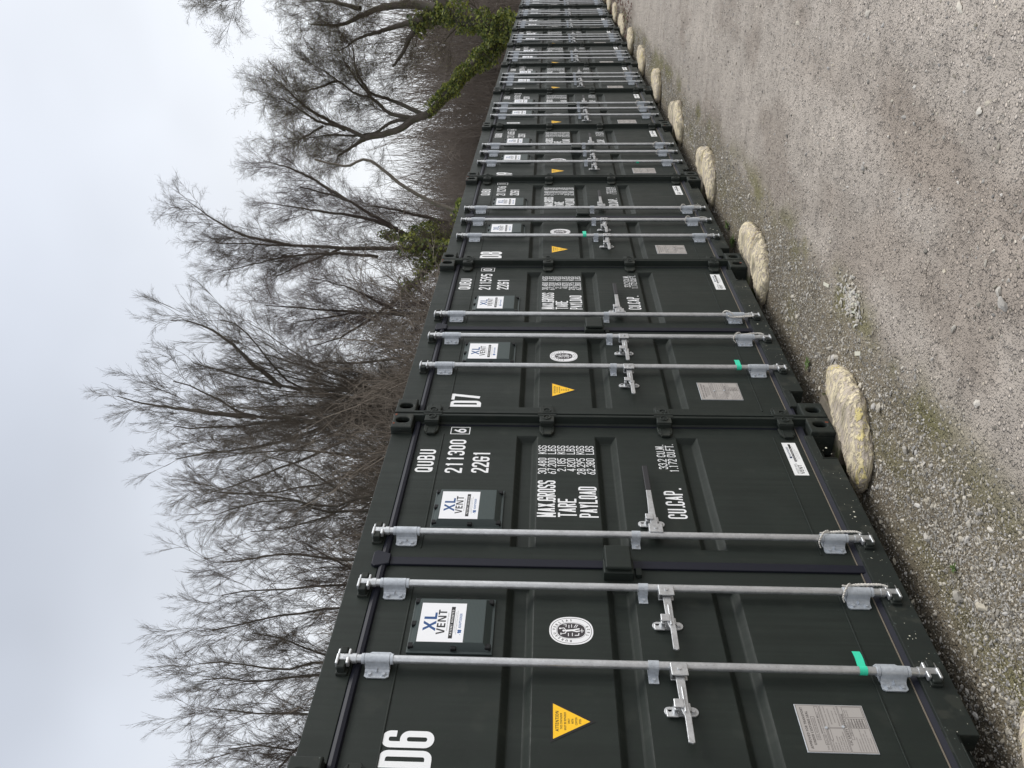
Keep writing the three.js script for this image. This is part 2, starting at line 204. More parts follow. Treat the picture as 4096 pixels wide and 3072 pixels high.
STK.plate = sticker(canvasTex(512, 640, (c, w, h) => {
  c.fillStyle = '#aba6a2'; c.fillRect(0, 0, w, h); c.strokeStyle = c.fillStyle = '#35302f'; c.lineWidth = 3;
  const R = (x, y, a, b) => c.strokeRect(x, y, a, b), t = (s, x, y, f, al = 'left', b = '') => { c.font = `${b} ${f}px sans-serif`; c.textAlign = al; c.fillText(s, x, y); };
  R(8, 8, 496, 218); t('APPROVED FOR TRANSPORT', 256, 62, 34, 'center', 'bold'); t('UNDER CUSTOMS SEAL', 256, 102, 34, 'center', 'bold'); R(128, 118, 250, 34); t('GB/C 40299 BV/2023', 250, 144, 24, 'center');
  t('TYPE', 22, 206, 22); R(78, 184, 104, 28); t('MS20-10ED', 82, 206, 20); t('MANUFACTURERS No', 194, 190, 19, 'left', 'bold'); t('OF THE CONTAINER', 194, 212, 19); R(372, 180, 120, 30); t('CFLY', 380, 204, 22);
  R(8, 236, 246, 156); t("OWNER'S No", 18, 262, 19); R(128, 244, 118, 22); ['OWNED BY', 'Adaptainer Limited', 'Unit 3, Angel Lane', 'Fore Street, Ipswich', 'Suffolk (United Kingdom)'].forEach((s, i) => t(s, 18, 286 + i * 23, 18));
  R(264, 236, 240, 156); ['TIMBER COMPONENT TREATMENT', 'IM/TAILEUM-40/2024', 'MANUFACTURED BY', 'Adaptainer or agents only'].forEach((s, i) => t(s, 384, 272 + i * 34, i % 2 ? 18 : 15, 'center'));
  R(8, 402, 496, 230); t('CSC SAFETY APPROVAL', 250, 432, 32, 'center', 'bold'); R(138, 440, 226, 24); t('F/BV/17548/23', 250, 460, 22, 'center');
  ['DATE MANUFACTURED', 'IDENTIFICATION No.', 'MAXIMUM OPERATING GROSS MASS', 'ALLOWABLE STACKING LOAD', 'TRANSVERSE RACKING TEST FORCE', 'END WALL STRENGTH'].forEach((s, i) => { t(s, 16, 488 + i * 25, 14.5); R(262, 472 + i * 25, 100, 21); t(['11/2023', 'CFLY', '30 480 kg', '192 000 kg', '150 000 N', '0.4 P'][i], 270, 489 + i * 25, 16); });
  R(378, 440, 116, 180); ['FIRST MAINT', 'EXAM DATE'].forEach((s, i) => t(s, 386, 462 + i * 20, 14));
}));
STK.lab2 = sticker(canvasTex(768, 208, (c, w, h) => {
  c.fillStyle = '#eff0f0'; c.fillRect(0, 0, w, h); c.fillStyle = '#1a1b1e'; c.textAlign = 'left'; c.font = '40px sans-serif'; c.save(); c.translate(34, 82); c.scale(0.98, 1); c.fillText('HEADER RAIL', 0, 0); c.restore();
  c.fillRect(34, 92, 250, 3); c.font = 'bold 78px sans-serif'; c.save(); c.translate(34, 158); c.scale(1.05, 1); c.fillText('VENT', 0, 0); c.restore(); c.font = '20px sans-serif'; c.fillText('S  Y  S  T  E  M', 74, 190);
  c.fillStyle = '#1d2c50'; for (const [x, y] of [[402, 46], [424, 46], [424, 62], [406, 62]]) { c.beginPath(); c.arc(x, y, 12, 0, 7); c.fill(); } c.font = 'bold 42px sans-serif'; c.save(); c.translate(446, 68); c.scale(0.86, 1); c.fillText('ADAPTAINER', 0, 0); c.restore(); c.font = '16px sans-serif'; c.fillText('by', 368, 66);
  c.fillStyle = '#121316'; c.fillRect(312, 84, 420, 34); c.fillStyle = '#eee'; c.font = 'bold 25px sans-serif'; c.fillText('P A T E N T   P E N D I N G', 336, 110); c.fillStyle = '#555'; c.font = '15px sans-serif'; c.fillText('United Kingdom Patent Application No. GB2301204.6', 330, 140); c.fillText('United Kingdom Registered Design', 372, 160); c.fillText('Worldwide Patents Pending', 372, 180);
}));
STK.perf = new THREE.MeshStandardMaterial({ roughness: 0.5, map: canvasTex(512, 256, (c, w, h) => { c.fillStyle = 'rgb(56,69,68)'; c.fillRect(0, 0, w, h); c.fillStyle = 'rgb(14,18,19)'; for (let j = 0; j < 13; j++) for (let i = 0; i < 30; i++) { c.beginPath(); c.ellipse(12 + i * 17 + (j % 2) * 8.5, 12 + j * 19.5, 3.6, 4.6, 0, 0, 7); c.fill(); } }) });

// ------------------------------------------------------------------ stroke lettering
const GL = {
  A: [['', 0, 0, .5, 1], ['', .5, 1, 1, 0], ['', .17, .3, .83, .3]], B: [['', 0, 0, 0, 1], ['r', 0, 1, .92, 1, .92, .53, 0, .53], ['r', 0, .53, 1, .53, 1, 0, 0, 0]], C: [['r', 1, .68, 1, 1, 0, 1, 0, 0, 1, 0, 1, .32]],
  D: [['', 0, 0, 0, 1], ['r', 0, 1, 1, 1, 1, 0, 0, 0]], E: [['', 0, 0, 0, 1], ['', 0, 1, 1, 1], ['', 0, .53, .85, .53], ['', 0, 0, 1, 0]], F: [['', 0, 0, 0, 1], ['', 0, 1, 1, 1], ['', 0, .53, .85, .53]],
  G: [['r', 1, .7, 1, 1, 0, 1, 0, 0, 1, 0, 1, .46], ['', .5, .46, 1.08, .46]], K: [['', 0, 0, 0, 1], ['', 1, 1, 0, .35], ['', .3, .56, 1, 0]], L: [['', 0, 0, 0, 1], ['', 0, 0, 1, 0]], M: [['', 0, 0, 0, 1], ['', 0, 1, .6, .1], ['', .6, .1, 1.2, 1], ['', 1.2, 0, 1.2, 1]],
  O: [['c', 0, 0, 0, 1, 1, 1, 1, 0]], P: [['', 0, 0, 0, 1], ['r', 0, 1, 1, 1, 1, .46, 0, .46]], Q: [['c', 0, 0, 0, 1, 1, 1, 1, 0], ['', .5, .2, 1.1, -.06]], R: [['', 0, 0, 0, 1], ['r', 0, 1, 1, 1, 1, .5, 0, .5], ['', .55, .5, 1, 0]], S: [['r', 1, .74, 1, 1, 0, 1, 0, .55, 1, .47, 1, 0, 0, 0, 0, .26]],
  T: [['', .5, 0, .5, 1], ['', -.05, 1, 1.05, 1]], U: [['r', 0, 1, 0, 0, 1, 0, 1, 1]], X: [['', 0, 0, 1, 1], ['', 0, 1, 1, 0]], Y: [['', .5, 0, .5, .45], ['', .5, .45, 0, 1], ['', .5, .45, 1, 1]],
  0: [['c', 0, 0, 0, 1, 1, 1, 1, 0]], 1: [['', .55, 0, .55, 1], ['', .55, .97, .2, .84]], 2: [['r', 0, .72, 0, 1, 1, 1, 1, .6, 0, .1, 0, 0], ['', 0, 0, 1, 0]], 3: [['r', 0, .75, 0, 1, .96, 1, .96, .54, .4, .54], ['r', .4, .54, 1, .54, 1, 0, 0, 0, 0, .25]], 4: [['', .74, 0, .74, 1], ['', .74, 1, 0, .28], ['', 0, .26, 1.05, .26]],
  5: [['', 1, 1, .05, 1], ['', .05, 1, .05, .55], ['r', .05, .6, 1, .6, 1, 0, 0, 0, 0, .24]], 6: [['', .78, 1, .06, .46], ['c', 0, 0, 0, .56, 1, .56, 1, 0]], 7: [['', 0, 1, 1, 1], ['', 1, 1, .35, 0]], 8: [['c', .04, .52, .04, 1, .96, 1, .96, .52], ['c', 0, 0, 0, .52, 1, .52, 1, 0]], 9: [['', .22, 0, .94, .54], ['c', 0, .44, 0, 1, 1, 1, 1, .44]],
  S6: [['r', 1, .76, 1, 1, 0, 1, 0, .3], ['c', 0, 0, 0, .6, 1, .6, 1, 0]], '.': [['', .5, -.04, .5, .1]],
};
function roundPath(p, r, closed) {
  const n = p.length, out = [], get = (i) => p[(i + n) % n];
  for (let i = 0; i < n; i++) {
    if (!closed && (i === 0 || i === n - 1)) { out.push(p[i]); continue; }
    const a = get(i - 1), b = p[i], c = get(i + 1), la = Math.hypot(a[0] - b[0], a[1] - b[1]), lc = Math.hypot(c[0] - b[0], c[1] - b[1]), k = Math.min(r, la * 0.5, lc * 0.5);
    const A = [b[0] + (a[0] - b[0]) * k / la, b[1] + (a[1] - b[1]) * k / la], B = [b[0] + (c[0] - b[0]) * k / lc, b[1] + (c[1] - b[1]) * k / lc];
    for (let q = 0; q <= 6; q++) { const t = q / 6, u = 1 - t, w = [u * u, 1.62 * u * t, t * t], s = w[0] + w[1] + w[2]; out.push([(A[0] * w[0] + b[0] * w[1] + B[0] * w[2]) / s, (A[1] * w[0] + b[1] * w[1] + B[1] * w[2]) / s]); }
  }
  if (closed) out.push(out[0]); return out.filter((q, i) => !i || Math.hypot(q[0] - out[i - 1][0], q[1] - out[i - 1][1]) > 1e-6);
}
function ribbon(P, pts, t, z, closed) {
  const n = pts.length, o = [];
  for (let i = 0; i < n; i++) {
    const a = i ? pts[i - 1] : closed ? pts[n - 2] : null, b = pts[i], c = i < n - 1 ? pts[i + 1] : closed ? pts[1] : null;
    const d1 = a ? [b[0] - a[0], b[1] - a[1]] : null, d2 = c ? [c[0] - b[0], c[1] - b[1]] : null, nn = (d) => { const l = Math.hypot(...d); return [-d[1] / l, d[0] / l]; };
    let m; if (d1 && d2) { const x = nn(d1), y = nn(d2); m = [x[0] + y[0], x[1] + y[1]]; const l = Math.hypot(...m), k = 1 / Math.max(0.35, (m[0] * x[0] + m[1] * x[1]) / l); m = [m[0] / l * k, m[1] / l * k]; } else m = nn(d1 || d2);
    o.push([b[0] + m[0] * t / 2, b[1] + m[1] * t / 2, b[0] - m[0] * t / 2, b[1] - m[1] * t / 2]);
  }
  for (let i = 0; i < n - 1; i++) { const a = o[i], b = o[i + 1]; P.push(a[0], a[1], z, a[2], a[3], z, b[0], b[1], z, b[0], b[1], z, a[2], a[3], z, b[2], b[3], z); }
}
function letters(txt, x, y, h, pitch, w, t, z) {                // y = foot of the letters; pitch from letter to letter
  const P = []; let cx = x, zi = 0;
  for (const ch of txt) {
    if (ch === ' ') { cx += pitch; continue; }
    const key = ch === '~' ? 'S6' : ch, narrow = ch === '.' ? 0.4 : ch === 'M' ? 1.15 : 1;
    for (const s of GL[key]) {
      const q = []; for (let i = 1; i < s.length; i += 2) q.push([cx + t / 2 + s[i] * (w - t) * (ch === '.' ? 0.35 : 1), y + t / 2 + s[i + 1] * (h - t)]);
      const closed = s[0] === 'c', ext = s[0] === '' ? t * 0.5 : 0; if (ext && ch !== '.') { const d = [q[1][0] - q[0][0], q[1][1] - q[0][1]], l = Math.hypot(...d); if (Math.abs(d[0]) < 1e-6 || Math.abs(d[1]) < 1e-6) { q[0] = [q[0][0] - d[0] / l * ext, q[0][1] - d[1] / l * ext]; q[1] = [q[1][0] + d[0] / l * ext, q[1][1] + d[1] / l * ext]; } }
      ribbon(P, s[0] === '' ? q : roundPath(q, (w - t) * 0.62, closed), ch === '.' ? t * 1.05 : t, z + (zi++ % 7) * 0.00012, closed);
    }
    cx += pitch * narrow;
  }
  const g = new THREE.BufferGeometry(); g.setAttribute('position', new THREE.Float32BufferAttribute(P, 3)); g.computeVertexNormals(); return norm(g);
}

// ------------------------------------------------------------------ shipping container
const PITCH = 2.465, HX = PITCH / 2, ZC = 3.03, DZ = -0.055;
const cache = {};
const G = (k, fn) => cache[k] || (cache[k] = boxUV(fn()).translate(-HX, 0, ZC));
const mirror = (g) => { const q = norm(g); q.scale(-1, 1, 1); q.translate(PITCH, 0, 0); for (const a of ['position', 'normal', 'uv']) { const at = q.attributes[a], s = at.itemSize, r = at.array; for (let i = 0; i < at.count; i += 3) for (let k = 0; k < s; k++) { const t = r[(i + 1) * s + k]; r[(i + 1) * s + k] = r[(i + 2) * s + k]; r[(i + 2) * s + k] = t; } } return q; };
const RODS = [0.612, 1.046, 1.402];
const CORR = [1.787, 1.327, 0.853];
function doorGeo(s0, s1, r0, r1) {
  const P = [], D = 0.036, q4 = (A, B, C, E) => P.push(...A, ...B, ...C, ...A, ...C, ...E), R = (x0, x1, y0, y1) => q4([x0, y0, DZ], [x1, y0, DZ], [x1, y1, DZ], [x0, y1, DZ]);
  const bot = 0.192, top = 2.438; R(s0, r0, bot, top); R(r1, s1, bot, top); let yy = bot;
  for (const c of [...CORR].reverse()) {
    const h = 0.064; R(r0, r1, yy, c - h); yy = c + h;
    const loops = [[0, 0], [0.004, 0.0022], [0.009, 0.0075], [0.027, 0.0295], [0.032, 0.0345], [0.037, D]].map(([o, d]) => [[r0 + o * 0.8, c - h + o, DZ - d], [r1 - o * 0.8, c - h + o, DZ - d], [r1 - o * 0.8, c + h - o, DZ - d], [r0 + o * 0.8, c + h - o, DZ - d]]);
    for (let k = 0; k < loops.length - 1; k++) for (let i = 0; i < 4; i++) q4(loops[k][i], loops[k][(i + 1) % 4], loops[k + 1][(i + 1) % 4], loops[k + 1][i]);
    q4(...loops[loops.length - 1]);
  }
  R(r0, r1, yy, top);
  const g = new THREE.BufferGeometry(); g.setAttribute('position', new THREE.Float32BufferAttribute(P, 3)); g.computeVertexNormals();
  const bead = (x0, x1, y0, y1) => box(x0, x1, y0, y1, DZ - 0.003, DZ + 0.0045, 0.002);
  return merge([g, box(s0, s1, 0.185, 2.444, DZ - 0.065, DZ - 0.045), box(s0, s0 + 0.004, 0.185, 2.444, DZ - 0.06, DZ - 0.001), box(s1 - 0.004, s1, 0.185, 2.444, DZ - 0.06, DZ - 0.001), bead(r0 - 0.02, r1 + 0.012, 2.284, 2.291), bead(r0 - 0.02, r1 + 0.012, 0.340, 0.347)]);
}
function castingGeo(y0, y1) {                                    // right side, front face at z = 0
  const x0 = 2.306, x1 = 2.459, ym = (y0 + y1) / 2, xy = [[x0, y0], [x1, y0], [x1, y1], [x0, y1]];
  const inner = () => { const p = new THREE.Path(); p.moveTo(x0 + 0.028, y0 + 0.024); p.lineTo(x1 - 0.028, y0 + 0.024); p.lineTo(x1 - 0.028, y1 - 0.024); p.lineTo(x0 + 0.028, y1 - 0.024); p.closePath(); return p; };
  return merge([plateZ(xy, -0.034, 0, 0.007, [stadium((x0 + x1) / 2 + 0.004, ym, 0.058, 0.082)]), plateZ(xy, -0.13, -0.0335, 0, [inner()]), box(x0, x1, y0, y1, -0.165, -0.1295)]);
}
function hingeGeo(y) {                                          // right side blade: knuckle on the post lip, tapered blade onto the door
  const h = 0.044;
  const blade = [[2.392, y - h], [2.392, y + h], [2.335, y + h * 0.98], [2.304, y + h * 0.5], [2.304, y - h * 0.55], [2.335, y - h * 0.98]];
  const k = new THREE.TorusGeometry(0.021, 0.0035, 6, 20); k.translate(2.428, y, 0.0025);
  return merge([plateZ(blade, -0.052, -0.036, 0.004), box(2.384, 2.462, y - h, y + h, -0.03, 0.0, 0.005), box(2.380, 2.394, y - h + 0.004, y + h - 0.004, -0.045, -0.008, 0.004), k, box(2.419, 2.437, y - 0.004, y + 0.004, 0, 0.003, 0.001), cylY(2.452, -0.008, 0.013, y - 0.056, y + 0.056, 12), box(2.312, 2.37, y + h * 0.5, y + h * 0.62, -0.037, -0.033, 0.001), box(2.32, 2.37, y - h * 0.64, y - h * 0.52, -0.037, -0.033, 0.001)]);
}
function ventGeo(s0, s1) {
  const y0 = 1.895, y1 = 2.261, zf = -0.018, i = 0.028, a = [[s0 + 0.01, y0 + 0.01], [s1 - 0.01, y0 + 0.01], [s1 - 0.01, y1 - 0.01], [s0 + 0.01, y1 - 0.01]], b = [[s0 + i + 0.006, y0 + i + 0.012], [s1 - i - 0.004, y0 + i + 0.012], [s1 - i - 0.004, y1 - i - 0.008], [s0 + i + 0.006, y1 - i - 0.008]];
  const P = []; const q = (A, B, C, D) => P.push(...A, ...B, ...C, ...A, ...C, ...D), lo = a.map((p) => [...p, DZ + 0.006]), hi = b.map((p) => [...p, zf]);
  for (let k = 0; k < 4; k++) q(lo[k], lo[(k + 1) % 4], hi[(k + 1) % 4], hi[k]); q(hi[0], hi[1], hi[2], hi[3]);
  const g = new THREE.BufferGeometry(); g.setAttribute('position', new THREE.Float32BufferAttribute(P, 3)); g.computeVertexNormals();
  return merge([g, box(s0, s1, y0, y1, DZ - 0.001, DZ + 0.008, 0.003)]);
}
const pockets = (s0, s1) => { const l = []; for (const [x, y] of [[s0 + 0.03, 2.243], [s0 + 0.15, 2.243], [s1 - 0.03, 2.243], [s0 + 0.022, 2.06], [s0 + 0.03, 1.915], [s1 - 0.03, 1.915], [s1 - 0.022, 2.06]]) l.push(box(x - 0.013, x + 0.013, y - 0.013, y + 0.013, DZ + 0.008, DZ + 0.026, 0.005)); return merge(l); };
function bracketGeo(x, y0, y1) {                                 // half sleeve clamped over the rod, flange with two bolts on its left
  const zr = -0.012, n = 16, r = 0.0225, pr = []; for (let i = 0; i <= n; i++) { const t = Math.PI * (1 - i / n); pr.push([x + r * Math.cos(t), zr + r * Math.sin(t)]); }
  const fl = (d) => plateZ([[-0.066, y0 + 0.012], [-0.058, y0], [-0.02, y0], [-0.02, y1], [-0.058, y1], [-0.066, y1 - 0.012]].map(([a, y]) => [x + d * a, y]).sort((p, q) => 0), DZ + 0.001, DZ + 0.008, 0.001);
  const flR = plateZ([[x + 0.02, y0], [x + 0.058, y0], [x + 0.066, y0 + 0.012], [x + 0.066, y1 - 0.012], [x + 0.058, y1], [x + 0.02, y1]], DZ + 0.001, DZ + 0.008, 0.001), m = (y0 + y1) / 2;
  const web = (d) => [[x + d * r, zr], [x + d * (r + 0.001), DZ + 0.024], [x + d * (r + 0.006), DZ + 0.013], [x + d * (r + 0.014), DZ + 0.008], [x + d * (r + 0.014), DZ + 0.002]];
  return merge([prismY([...web(-1).reverse(), ...pr.slice(1, -1), ...web(1)], y0, y1), fl(1), flR, ...[-1, 1].flatMap((d) => [bolt(x + d * 0.049, y0 + 0.022, DZ + 0.008), bolt(x + d * 0.049, y1 - 0.022, DZ + 0.008)]),
    cylY(x, zr, 0.0218, y1 + 0.0025, y1 + 0.015), cylY(x, zr, 0.0218, y0 - 0.015, y0 - 0.0025), prismX([[m - 0.005, DZ + 0.008], [m + 0.005, DZ + 0.008], [m + 0.001, DZ + 0.02], [m - 0.001, DZ + 0.02]].reverse(), x - 0.042, x - 0.026)]);
}
const holesGeo = (x, y0, y1) => merge([cylZ(x + 0.010, y0 + 0.02, 0.0042, 0.005, 0.0092, 10), cylZ(x + 0.010, y1 - 0.02, 0.0042, 0.005, 0.0092, 10)]);
function camGeo(x, y, d) {                                       // d = +1 at the top end, -1 at the foot
  const zr = -0.012, Y = (a, b) => d > 0 ? [y + a, y + b] : [y - b, y - a], B = (x0, x1, a, b, z0, z1, r = 0.004) => { const q = Y(a, b); return box(x + x0, x + x1, q[0], q[1], z0, z1, r); };
  return merge([cylY(x, zr, 0.0205, ...Y(-0.052, -0.034)), cylY(x, zr, 0.0145, ...Y(-0.036, -0.02)), B(-0.016, 0.016, -0.024, 0.03, zr - 0.016, zr + 0.014, 0.007), B(-0.042, 0.010, 0.018, 0.030, zr - 0.012, zr + 0.02), B(-0.038, -0.004, -0.026, -0.012, zr - 0.01, zr + 0.018, 0.005), B(-0.006, 0.046, 0.022, 0.032, zr - 0.018, zr + 0.006), B(0.004, 0.044, -0.024, -0.011, zr - 0.016, zr + 0.01, 0.005)]);
}
function keeperGeo(x, y, d, zb) {
  const zr = -0.012, Y = (a, b) => d > 0 ? [y + a, y + b] : [y - b, y - a], B = (x0, x1, a, b, z0, z1, r = 0.004) => { const q = Y(a, b); return box(x + x0, x + x1, q[0], q[1], z0, z1, r); };
  return merge([B(-0.056, -0.016, -0.012, 0.024, zb - 0.002, zr + 0.012, 0.006), B(-0.062, -0.03, -0.02, 0.03, zb - 0.002, zb + 0.014, 0.005), B(0.014, 0.05, -0.010, 0.022, zb - 0.002, zr + 0.016, 0.006), B(0.03, 0.06, -0.016, 0.028, zb - 0.002, zb + 0.014, 0.005)]);
}
const HY = 1.131;
function handleGeo(x, d, grip) {                                 // lug on the rod and flat bar towards the catch
  const X = (a, b) => d < 0 ? [x - b, x - a] : [x + a, x + b], bar = (a, b, y0, y1, z0, z1, r = 0.003) => box(...X(a, b), y0, y1, z0, z1, r);
  const poly = (pts, z0, z1) => plateZ(d < 0 ? pts.map(([a, y]) => [x - a, y]).reverse() : pts.map(([a, y]) => [x + a, y]), z0, z1, 0.002);
  const end = grip ? 0.37 : 0.352, lug = [bar(0.0, 0.062, HY - 0.034, HY + 0.034, 0.004, 0.012), bar(0.006, 0.056, HY - 0.034, HY + 0.034, -0.034, -0.026), bar(0.0, 0.054, HY + 0.026, HY + 0.034, -0.032, 0.01), cylZ((d < 0 ? x - 0.03 : x + 0.03), HY, 0.0085, -0.03, 0.016, 14)];
  if (!grip) return merge([...lug, poly([[0.03, HY - 0.018], [0.13, HY - 0.017], [0.205, HY - 0.015], [0.24, HY - 0.019], [end, HY - 0.017], [end + 0.005, HY - 0.008], [end, HY + 0.008], [0.24, HY + 0.006], [0.21, HY + 0.016], [0.13, HY + 0.018], [0.03, HY + 0.018]], -0.012, -0.003), bar(0.11, 0.225, HY - 0.004, HY + 0.004, -0.004, 0.004, 0.003)]);
  return merge([...lug, poly([[0.03, HY - 0.018], [0.16, HY - 0.012], [0.26, HY - 0.010], [end, HY - 0.010], [end, HY + 0.016], [0.26, HY + 0.018], [0.16, HY + 0.022], [0.03, HY + 0.018]], -0.012, -0.003)]);
}
function catchGeo(x) {
  const s = shp([]), y = HY + 0.008; const p = []; for (let i = 0; i <= 10; i++) { const t = Math.PI * i / 10; p.push([x + 0.021 * Math.cos(t), y + 0.046 + 0.021 * Math.sin(t)]); } for (let i = 0; i <= 10; i++) { const t = Math.PI * (1 + i / 10); p.push([x + 0.021 * Math.cos(t), y - 0.046 + 0.021 * Math.sin(t)]); }
  return merge([plateZ(p, DZ, DZ + 0.008, 0.0015), bolt(x, y + 0.046, DZ + 0.008, 0.0095), bolt(x, y - 0.046, DZ + 0.008, 0.0095), box(x - 0.02, x + 0.02, y + 0.016, y + 0.032, DZ + 0.006, -0.012, 0.004), box(x - 0.018, x + 0.018, y - 0.034, y - 0.02, DZ + 0.006, -0.016, 0.004), box(x - 0.02, x + 0.02, y - 0.006, y + 0.034, -0.004, 0.006, 0.004), box(x - 0.03, x + 0.004, y + 0.014, y + 0.06, DZ + 0.008, DZ + 0.016, 0.003)]);
}
const rect = (x0, x1, y0, y1, z) => { const g = new THREE.PlaneGeometry(x1 - x0, y1 - y0); g.translate((x0 + x1) / 2, (y0 + y1) / 2, z); return norm(g); };
const GP = (k, fn) => cache[k] || (cache[k] = fn().translate(-HX, 0, ZC));         // keeps its own uv (stickers)

const CODES = [['D6', '211300', '6'], ['D7', '211595', '0'], ['D8', '211276', '1'], ['D9', '211655', '6'], ['D10', '211512', '2'], ['D11', '210514', '4'], ['D12', '211182', '2'], ['D13', '211273', '2'], ['D14', '211347', '5'], ['D15', '211420', '3'], ['D16', '211508', '8']];
function container(k) {
  const [mark, num, chk] = CODES[k];
  const lab = k < 6 ? `dark green steel shipping container marked ${mark} on its left door` + (k === 0 ? ', nearest the camera' : '')
    : `dark green shipping container, ${['seventh', 'eighth', 'ninth', 'tenth', 'eleventh and farthest'][k - 6]} in the row from the camera`;
  const o = thing('shipping_container', [(k - 1) * PITCH + HX, 0, -ZC + (k > 1 ? (hash(k, 7) - 0.5) * 0.014 : 0)], 0, lab, 'shipping container', 'shipping containers standing in one row');
  const P = (name, key, fn, mat, par = o) => mesh(name, G(key, fn), mat, par), S = (name, key, fn, mat, par) => mesh(name, GP(key, fn), mat, par);
  // shell
  P('side_wall', 'wallL', () => sideGeo(), M.paint); P('side_wall', 'wallR', () => mirror(sideGeo()), M.paint);
  P('roof', 'roof', () => box(0.03, 2.435, 2.56, 2.58, -6.0, -0.12), M.paint); P('end_wall', 'end', () => box(0.03, 2.435, 0.15, 2.56, -6.04, -6.0), M.paint); P('floor', 'floor', () => box(0.03, 2.435, 0.10, 0.15, -6.0, -0.125), M.paint);
  P('top_rail', 'header', () => merge([box(0.158, 2.307, 2.472, 2.598, -0.13, -0.047, 0.004), box(0.158, 2.307, 2.440, 2.474, -0.13, -0.075)]), M.paint);
  const sill = () => { const xy = [[0.158, 0.172], [0.158, 0.123], [0.338, 0.123], [0.338, 0.047], [2.09, 0.047], [2.09, 0.123], [2.307, 0.123], [2.307, 0.172]]; return merge([plateZ(xy, -0.12, -0.026, 0.003), box(0.158, 2.307, 0.15, 0.19, -0.12, -0.058), box(0.30, 0.345, 0.128, 0.132, -0.0275, -0.022, 0.0015), box(0.17, 0.345, 0.128, 0.132, -0.0275, -0.022, 0.0015), box(2.082, 2.30, 0.128, 0.132, -0.0275, -0.022, 0.0015), box(2.082, 2.086, 0.05, 0.130, -0.0275, -0.022, 0.0015)]); };
  const sl = P('bottom_rail', 'sill', sill, M.paintWorn);
  P('rail_underside', 'under', () => merge([box(0.12, 2.34, 0.06, 0.14, -0.2, -0.1195), box(0.1, 0.16, 0.05, 2.5, -6, -0.19), box(2.3, 2.36, 0.05, 2.5, -6, -0.19)]), M.paintWorn);
  const post = () => prismY([[2.459, -0.16], [2.459, -0.004], [2.456, -0.0005], [2.441, -0.0005], [2.438, -0.004], [2.436, -0.05], [2.422, -0.062], [2.422, -0.16]].reverse(), 0.13, 2.486);
  P('corner_post', 'postR', post, M.paint); P('corner_post', 'postL', () => mirror(post()), M.paint);
  for (const [key, y0, y1] of [['T', 2.478, 2.602], ['B', -0.006, 0.134]]) { P('corner_casting', 'castR' + key, () => castingGeo(y0, y1), M.paintWorn); P('corner_casting', 'castL' + key, () => mirror(castingGeo(y0, y1)), M.paintWorn); }
  // rubber seals
  P('door_seal', 'sealT', () => prismX([[2.474, -0.08], [2.474, -0.056], [2.466, -0.040], [2.452, -0.034], [2.438, -0.038], [2.433, -0.052], [2.430, -0.08]].reverse(), 0.04, 2.42), M.rubber);
  const bs = P('door_seal', 'sealB', () => merge([prismX([[0.196, -0.08], [0.194, -0.052], [0.170, -0.042], [0.156, -0.040], [0.155, -0.08]].reverse(), 0.04, 2.42)]), M.rubber);
  P('dust_line', 'dust', () => box(0.045, 2.405, 0.1955, 0.1995, -0.06, -0.048, 0.0015), M.rubberDust, bs);
  P('door_seal', 'sealC', () => merge([box(1.203, 1.254, 0.168, 2.445, -0.058, -0.044, 0.004), plateZ([[1.196, 2.42], [1.261, 2.42], [1.285, 2.488], [1.268, 2.505], [1.190, 2.505], [1.176, 2.488]], -0.05, -0.031, 0.004)]), M.rubber);
  P('door_seal', 'sealR', () => box(2.404, 2.428, 0.17, 2.446, -0.09, -0.058, 0.004), M.rubber); P('door_seal', 'sealL', () => mirror(box(2.404, 2.428, 0.17, 2.446, -0.09, -0.058, 0.004)), M.rubber);
  // doors with their lettering and labels
  const dl = P('door', 'doorL', () => doorGeo(0.062, 1.222, 0.157, 1.107), M.paint), dr = P('door', 'doorR', () => doorGeo(1.234, 2.404, 1.348, 2.308), M.paint), z = DZ + 0.0012;
  const lt = (par, txt, x, y, h, p, w, t) => { const g = letters(txt, x, y, h, p, w, t, z); g.translate(-HX, 0, ZC); return mesh('lettering', g, M.white, par); };
  lt(dl, mark.replace('6', '~'), mark.length > 2 ? 0.118 : 0.155, 2.089, 0.2, 0.083, 0.072, 0.0265);
  lt(dr, 'QUBU', 1.941, 2.310, 0.1, 0.0565, 0.045, 0.0135); lt(dr, num, 1.937, 2.144, 0.097, 0.0552, 0.0455, 0.0135); lt(dr, chk, 2.332, 2.154, 0.078, 0.05, 0.042, 0.0125);
  { const Q = []; ribbon(Q, [[2.319, 2.134], [2.389, 2.134], [2.389, 2.246], [2.319, 2.246], [2.319, 2.134]], 0.005, z, true); const g = new THREE.BufferGeometry(); g.setAttribute('position', new THREE.Float32BufferAttribute(Q, 3)); g.computeVertexNormals(); if (!cache.frm) cache.frm = norm(g).translate(-HX, 0, ZC); mesh('check_digit_frame', cache.frm, M.white, dr); }
  lt(dr, '22G1', 1.942, 1.996, 0.097, 0.052, 0.0445, 0.0135);
